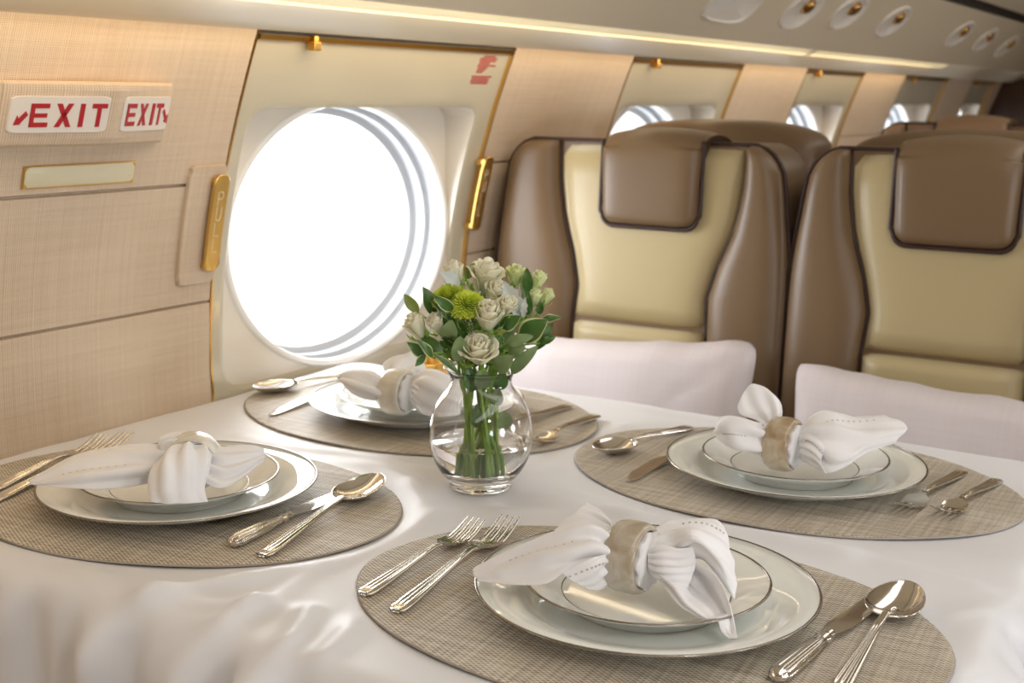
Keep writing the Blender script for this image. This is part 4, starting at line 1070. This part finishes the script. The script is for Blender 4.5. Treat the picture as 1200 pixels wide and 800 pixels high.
for k, lo, hi in (('back', .2, 1.6), ('right', -1.9, -.6), ('lowleft', 1.5, 3.0), ('eucright', -2.8, -1.6), ('left', 2.4, 3.6)):   # inner leaves filling the bunch
    for i in range(5):
        a = rnd.uniform(lo, hi); z = rnd.uniform(.128, .168); r = rnd.uniform(.012, .022); r2 = r + rnd.uniform(.016, .026)
        SPRIGS[k].append(((r * math.cos(a), r * math.sin(a), z), (r2 * math.cos(a + .2), r2 * math.sin(a + .2), z + rnd.uniform(.012, .03)), rnd.uniform(.012, .018), rnd.choice(('dark', 'dark', 'var', 'euc'))))
for si, (k, lv) in enumerate(SPRIGS.items()):
    ctr = sum((Vector(q[0]) for q in lv), Vector()) / len(lv); P, foot = stem_path(ctr, 60 + si)
    t = thing('leaf_sprig', SPL[k], 'foliage', V(foot), 'foliage in the vase')
    b = MB(); b.tube([V(q) for q in P], lambda s: .0016, 8)
    mid = P[4]
    for q in lv:
        if k != 'neck': b.tube([V(cr([Vector(mid), Vector(mid).lerp(Vector(q[0]), .5) + Vector((0, 0, .002)), Vector(q[0])], i / 8)) for i in range(9)], .0010, 6)
    b.build('stem', M['stem'], t, sharp=0)
    for li, (b0, t0, w, ty) in enumerate(lv):
        m0, m1 = LMAT[ty]; leaf(b0, t0, w, ty, si * 20 + li).build('leaf', [M[m0], M[m1]], t, sharp=0)

# ------------------------------------------------------------------ seats
def pad(rows, X, bulge, thick, pw=4, parent=None, name='', mat=None, k=1, flipx=1):
    """a stuffed panel: rows = (z, yLeft, yRight); front swells toward the table"""
    n = 18; F = []; m = len(rows)
    for i, (z, ya, yb) in enumerate(rows):
        e = i / (m - 1); vz = (1 - abs(2 * e - 1) ** 10)
        row = []
        for j in range(n + 1):
            u = -1 + 2 * j / n; h = (1 - abs(u) ** pw) ** .55 * vz ** .5
            y = lerp(ya, yb, (u + 1) / 2)
            row.append((X(z) - flipx * (thick + (bulge(z) if callable(bulge) else bulge) * h), y, z + T))
        F.append(row)
    b = MB(); b.grid(F)
    b2 = [[(X(z), ya, z + T), (X(z), yb, z + T)] for z, ya, yb in rows]; b.grid(b2)
    for j in (0, n): b.grid([[F[i][j], (X(rows[i][0]), rows[i][1 if j == 0 else 2], rows[i][0] + T)] for i in range(m)])
    for i in (0, m - 1): b.grid([[F[i][j], (X(rows[i][0]), F[i][j][1], rows[i][0] + T)] for j in range(n + 1)])
    o = b.build(name, mat, parent, sharp=0)
    o.data.update()
    w = o.modifiers.new('weld', 'WELD'); w.merge_threshold = .0002
    return o
def seat(label, X0, yc, oL, oR, mats, dz=0., full=True, group=None, xs=1, dL=0, dR=0):
    """club seat facing the table; oL, oR: outer edges (left = toward the wall) from its middle"""
    side, mid = mats; t = thing('passenger_seat', label, 'seat', (X0 + .1, yc, 0), group); ZT = .327 + dz
    Xf = lambda z: X0 + .06 * (z - .15)
    zs = [-.30, -.2, -.1, -.03, .03, .09, .14, .19, .23, .26, .285, .300, .312, .320, .326]
    inL = [(-.30, .128), (.03, .126), (.09, .120), (.14, .130), (.20, .150), (.26, .160), (.327, .163)]
    inR = [(-.30, .118), (.03, .112), (.09, .110), (.14, .124), (.20, .150), (.26, .160), (.327, .163)]
    inL = [(z, v + dL) for z, v in inL]; inR = [(z, v + dR) for z, v in inR]
    def outer(z, o):
        r = .055; zz = ZT - dz - z
        return o - (r - math.sqrt(max(0, r * r - max(0, r - zz) ** 2))) - .022 * smooth(.10, .33, z) if zz < r else o - .022 * smooth(.10, .33, z)
    # shell behind the cushions
    b = MB(); rows = []
    loop = []
    for z in zs: loop.append((yc + outer(z, oL) + .004, z + dz))
    for z in reversed(zs): loop.append((yc - outer(z, oR) - .004, z + dz))
    for d, k in ((-.004, .0), (.03, 0), (.10, .0), (.125, .02), (.135, .06)):
        rows.append([(Xf(z) + xs * d, y + (yc - y) * k, z + T - (z + .3) * k * .6) for y, z in loop])
    ids = b.grid(rows, cv=True); b.face(ids[0]); b.face(ids[-1][::-1]); b.build('back_shell', M[side], t, sharp=50)
    for s, o, tab, nm in ((1, oL, inL, 'bolster'), (-1, oR, inR, 'bolster')):
        rr = [(z + dz, yc + s * outer(z, o), yc + s * interp(tab, z)) for z in zs[:-1]] + [(ZT - .002, yc + s * (outer(.3245, o)), yc + s * interp(tab, .327))]
        pad(rr, Xf, lambda z: .030 + .014 * smooth(.25, .05, z - dz) if False else .032, .002, 3, t, nm, M[side], flipx=xs)
    zc = [.036, .05, .07, .09, .12, .15, .18, .21, .24, .27, .30, .322]
    pad([(z + dz, yc + interp(inL, z) - .001, yc - interp(inR, z) + .001) for z in zc], Xf, .022, .001, 6, t, 'back_cushion', M[mid], flipx=xs)
    zc = [-.30, -.2, -.1, -.05, -.02, 0, .015, .026, .033]
    pad([(z + dz, yc + interp(inL, z) - .001, yc - interp(inR, z) + .001) for z in zc], Xf, .030, .001, 6, t, 'lumbar_cushion', M[mid], flipx=xs)
    # headrest: a pad hung over the top edge
    b = MB(); rows = []; hw = lambda z: .0815 + .004 * smooth(.2, .34, z)
    n = 24
    prof = [(-.026, .196), (-.036, .1975), (-.046, .203), (-.050, .215), (-.051, .25), (-.050, .29), (-.047, .314), (-.038, .332), (-.018, .344), (.02, .349), (.07, .345), (.11, .332), (.13, .31), (.132, .25), (.10, .22)]
    P = [Vector((a, z, 0)) for a, z in prof]
    for i in range(57):
        q = cr(P, i / 56); row = []
        for j in range(n + 1):
            u = -1 + 2 * j / n; e = (1 - abs(u) ** 7) ** .5
            cx, cz = .04, .27
            z = q.y; rcor = .020                       # round lower corners
            w = hw(z) - (rcor - math.sqrt(max(0, rcor ** 2 - max(0, rcor - (z - .196)) ** 2)) if z < .196 + rcor else 0)
            k = lerp(.80, 1, e); zz = z - (.010 * u * u if z > .32 else 0)
            row.append((Xf(.27) + xs * (cx + (q.x - cx) * k), yc + u * w, zz + dz + T))
        rows.append(row)
    ids = b.grid(rows); 
    for j in (0, n): b.face([r[j] for r in ids] if j == 0 else [r[j] for r in ids][::-1])
    b.build('headrest', M[side], t, sharp=0)
    # piping
    b = MB()
    for s, tab in ((1, inL), (-1, inR)):
        b.tube([(Xf(z) - xs * .006, yc + s * interp(tab, z), z + dz + T) for z in [lerp(-.28, .324, i / 40) for i in range(41)]], .0028, 8)
    hp = []
    for i in range(61):
        q = i / 60
        if q < .36: a = q / .36; hp.append((hw(.33) + .0005, lerp(.330, .214, a)))
        elif q < .44: a = (q - .36) / .08 * PI / 2; hp.append((hw(.2) - .020 + .021 * math.cos(a), .214 - .020 * math.sin(a)))
        elif q <= .56: a = (q - .44) / .12; hp.append((lerp(1, -1, a) * (hw(.2) - .020), .194))
        elif q < .64: a = PI / 2 * (1 - (q - .56) / .08); hp.append((-(hw(.2) - .020 + .021 * math.cos(a)), .214 - .020 * math.sin(a)))
        else: a = (q - .64) / .36; hp.append((-(hw(.33) + .0005), lerp(.214, .330, a)))
    b.tube([(Xf(z) - xs * (.030 if z < .335 else .022), yc + y, z + dz + T) for y, z in hp], .0036, 8)
    lo = [(y, z) for y, z in loop]
    b.tube([(Xf(z) - xs * .003, y, z + T) for y, z in lo], .0034, 8)
    b.build('piping', M['piping'], t, sharp=0)
    if full:
        b = MB(); a0, a1 = yc - oR + .01, yc + oL - .05
        b.box((min(X0 - xs * .44, X0), a0, .24), (max(X0 - xs * .44, X0), a1, .40)); b.build('seat_cushion', M[mid], t, smooth=True, sharp=40, bevel=.03)
        b = MB(); b.box((min(X0 - xs * .38, X0 + xs * .08), yc - .15, .0), (max(X0 - xs * .38, X0 + xs * .08), yc + .15, .235)); b.build('pedestal', M[side], t, smooth=False, bevel=.01)
    return t
SM = ('leather', 'cream_leather')
seat('cream and brown leather seat nearest the big window, across the table', 1.83, .849, .292, .224, SM, dL=.014, dR=-.013)
seat('cream and brown leather seat at the right edge, across the table', 1.83, .386, .237, .245, SM, dL=-.006)
seat('plain tan leather seat further forward, seen above the right seat', 3.24, .665, .245, .245, ('leather_far', 'leather_far'), dz=.012)
def rear_seat(lab, X0, ya, yb, ztop):
    """back of a seat that faces away: a broad domed back"""
    t = thing('passenger_seat', lab, 'seat', (X0, (ya + yb) / 2, 0)); yc = (ya + yb) / 2; hw = (ya - yb) / 2
    b = MB(); rows = []; n = 28
    for i in range(n + 1):
        s = i / n; z = lerp(-.30, 0, min(1, s * 2)) if s < .5 else None
    loop = [(hw, -.3), (hw, 0), (hw, .15), (hw, .26)]
    for i in range(25):
        a = PI * i / 24; c = math.cos(a); loop.append((hw * math.copysign(abs(c) ** .8, c), ztop - .055 + .055 * math.sin(a) ** .7))
    loop += [(-hw, .26), (-hw, .15), (-hw, 0), (-hw, -.3)]
    for d, k in ((0, .10), (.012, .03), (.035, 0), (.09, 0), (.115, .03), (.125, .1)):
        rows.append([(X0 + d + .05 * (z - .1), yc + y * (1 - k), z - max(0, (z - .1)) * k * .5 + T) for y, z in loop])
    ids = b.grid(rows, cv=True); b.face(ids[0]); b.face(ids[-1][::-1]); b.build('back_shell', M['leather'], t, sharp=0)
    b = MB(); b.box((X0 + .10, yc - hw + .01, .24), (X0 + .50, yc + hw - .01, .40)); b.build('seat_cushion', M['leather'], t, bevel=.03)
    b = MB(); b.box((X0 + .04, yc - .15, 0), (X0 + .42, yc + .15, .235)); b.build('pedestal', M['leather'], t, smooth=False, bevel=.01)
rear_seat('brown leather seat back with domed top behind the window side seat', 2.11, 1.075, .690, .357)
rear_seat('brown leather seat back just showing behind the right hand seat', 2.11, .640, .215, .349)

# ------------------------------------------------------------------ pillows leaning on the seat backs
def pillow(lab, yc, hw, zt, zb, X0, tilt, lift):
    b = MB(); n = 34; F = []
    for sgn in (1, -1):
        rows = []
        for i in range(n + 1):
            v = -1 + 2 * i / n; row = []
            for j in range(n + 1):
                u = -1 + 2 * j / n
                sx = 1 - .055 * (1 - abs(u) ** 2.2) * (abs(v) > -1) * abs(v) ** 3; sy = 1 - .05 * (1 - abs(v) ** 2.2) * abs(u) ** 3
                d = (max(0, 1 - abs(u) ** 3.2) * max(0, 1 - abs(v) ** 3.2)) ** .5
                kc = (abs(u) ** 15 + abs(v) ** 15 + 1e-9) ** (-1 / 15) if max(abs(u), abs(v)) > .8 else 1; kc = min(1, max(abs(u), abs(v)) * kc); sx *= kc; sy *= kc
                y = yc + u * hw * sy; z = lerp(zb, zt, (v * sx + 1) / 2) + lift * u
                w = .0022 * noise.noise(Vector((u * 3, v * 3, sgn + yc))) + .0030 * math.sin(u * 9 + v * 4) * (abs(v) ** 3) * (1 - abs(u) ** 4)
                row.append((X0 + tilt * (z - zb) - sgn * (.058 * d + w * d), y, z + T + .004 * noise.noise(Vector((u * 4.5, 3.1, yc))) * max(0, v)))
            rows.append(row)
        b.grid(rows, flip=sgn < 0)
    o = b.build('throw_pillow', M['pillow'], None, sharp=0); o.modifiers.new('weld', 'WELD').merge_threshold = .0008
    tag(o, lab, 'pillow', 'white throw pillows')
pillow('pinkish white throw pillow against the window side seat', .842, .228, .042, -.315, 1.645, .12, -.018)
pillow('pinkish white throw pillow against the right hand seat', .358, .202, .032, -.315, 1.640, .12, .008)

# amber metal cup rim between napkin and flowers
t = thing('cup_holder', 'amber gold drink holder rim glimpsed between the back napkin and flowers', 'cup holder', (1.408, 1.000, T + .002))
b = MB(); c = (1.408, 1.000, T + .002); b.lathe([(.030, 0), (.034, .002), (.037, .018), (.0375, .030), (.036, .031), (.0345, .029), (.033, .006), (.030, .004)], c, 48, close=True); b.build('rim', M['gold'], t, sharp=50)
b = MB(); b.lathe([(.001, .001), (.032, .001), (.032, .0045), (.001, .0045)], c, 32); b.build('base', M['brass_dark'], t)

# ------------------------------------------------------------------ camera
f_px, yaw, pitch, roll, h = 1478.0949, .546617257, .193725819, .0114350799, .397933
fw = Vector((math.cos(yaw) * math.cos(pitch), math.sin(yaw) * math.cos(pitch), -math.sin(pitch)))
r = fw.cross(Vector((0, 0, 1))).normalized(); u = r.cross(fw)
r2 = r * math.cos(roll) + u * math.sin(roll); u2 = -r * math.sin(roll) + u * math.cos(roll)
cd = bpy.data.cameras.new('camera'); cam = bpy.data.objects.new('camera', cd); COL.objects.link(cam)
mx = Matrix((r2, u2, -fw)).transposed().to_4x4(); mx.translation = Vector((0, 0, h + T)); cam.matrix_world = mx
cd.sensor_width = 36; cd.lens = f_px / 1200 * 36; cd.clip_start = .02
cd.dof.use_dof = True; cd.dof.focus_distance = 1.05; cd.dof.aperture_fstop = 9
SC.camera = cam

# ------------------------------------------------------------------ light
w = bpy.data.worlds.new('world'); SC.world = w; w.use_nodes = True
bg = w.node_tree.nodes['Background']; bg.inputs[0].default_value = (.97, .985, 1.0, 1); bg.inputs[1].default_value = 1.7
def area(name, loc, rot, sx, sy, power, col, spread=PI):
    l = bpy.data.lights.new(name, 'AREA'); l.shape = 'RECTANGLE'; l.size = sx; l.size_y = sy; l.energy = power; l.color = col; l.spread = spread
    o = bpy.data.objects.new(name, l); COL.objects.link(o); o.location = loc; o.rotation_euler = rot; return o
DAYR = (.88, .94, 1.0); DAY = (.93, .965, 1.0); WARM = (1.0, .80, .55)
# daylight outside the oval windows, both sides (area lights face -z; turn them to face into the cabin)
for x0, x1 in WIN_L: area('daylight', ((x0 + x1) / 2, 1.42, .23 + T), (math.radians(-79), 0, 0), .62, .46, 8 if x0 > 0 else 3, DAY)
for x0, x1 in WIN_R: area('daylight', ((x0 + x1) / 2, 2 * YC - 1.42, .23 + T), (math.radians(79), 0, 0), .62, .46, 14 if x0 > 0 else 12, DAYR)
# lamps of the cabin: crown wash over the aisle and the two valance lines
area('crown_lamp', (1.6, YC, .94 + T), (0, 0, 0), 5.0, .35, 11, (1, .98, .95))
area('valance_lamp', (1.4, .972, .493 + T), (math.radians(25), 0, 0), 5.4, .02, 2.2, WARM)
area('valance_lamp', (1.4, 2 * YC - .972, .493 + T), (math.radians(-25), 0, 0), 5.4, .02, 2.2, WARM)
area('front_fill_lamp', (.15, -.55, .80 + T), (0, math.radians(-38), math.radians(50)), .16, .16, 3.2, (1, .97, .92))  # added fill without a fixture, brightens the bouquet from the camera side
area('wall_wash_lamp', (1.4, 1.050, .4665 + T), (math.radians(30), 0, 0), 5.6, .012, 1.25, (1, .74, .40))
SC.view_settings.view_transform = 'Standard'; SC.view_settings.look = 'None'; SC.view_settings.gamma = 1; SC.view_settings.exposure = .13; SC.view_settings.use_curve_mapping = False
SC.cycles.use_denoising = True; SC.cycles.max_bounces = 16; SC.cycles.transmission_bounces = 16; SC.cycles.transparent_max_bounces = 16; SC.cycles.sample_clamp_indirect = 8
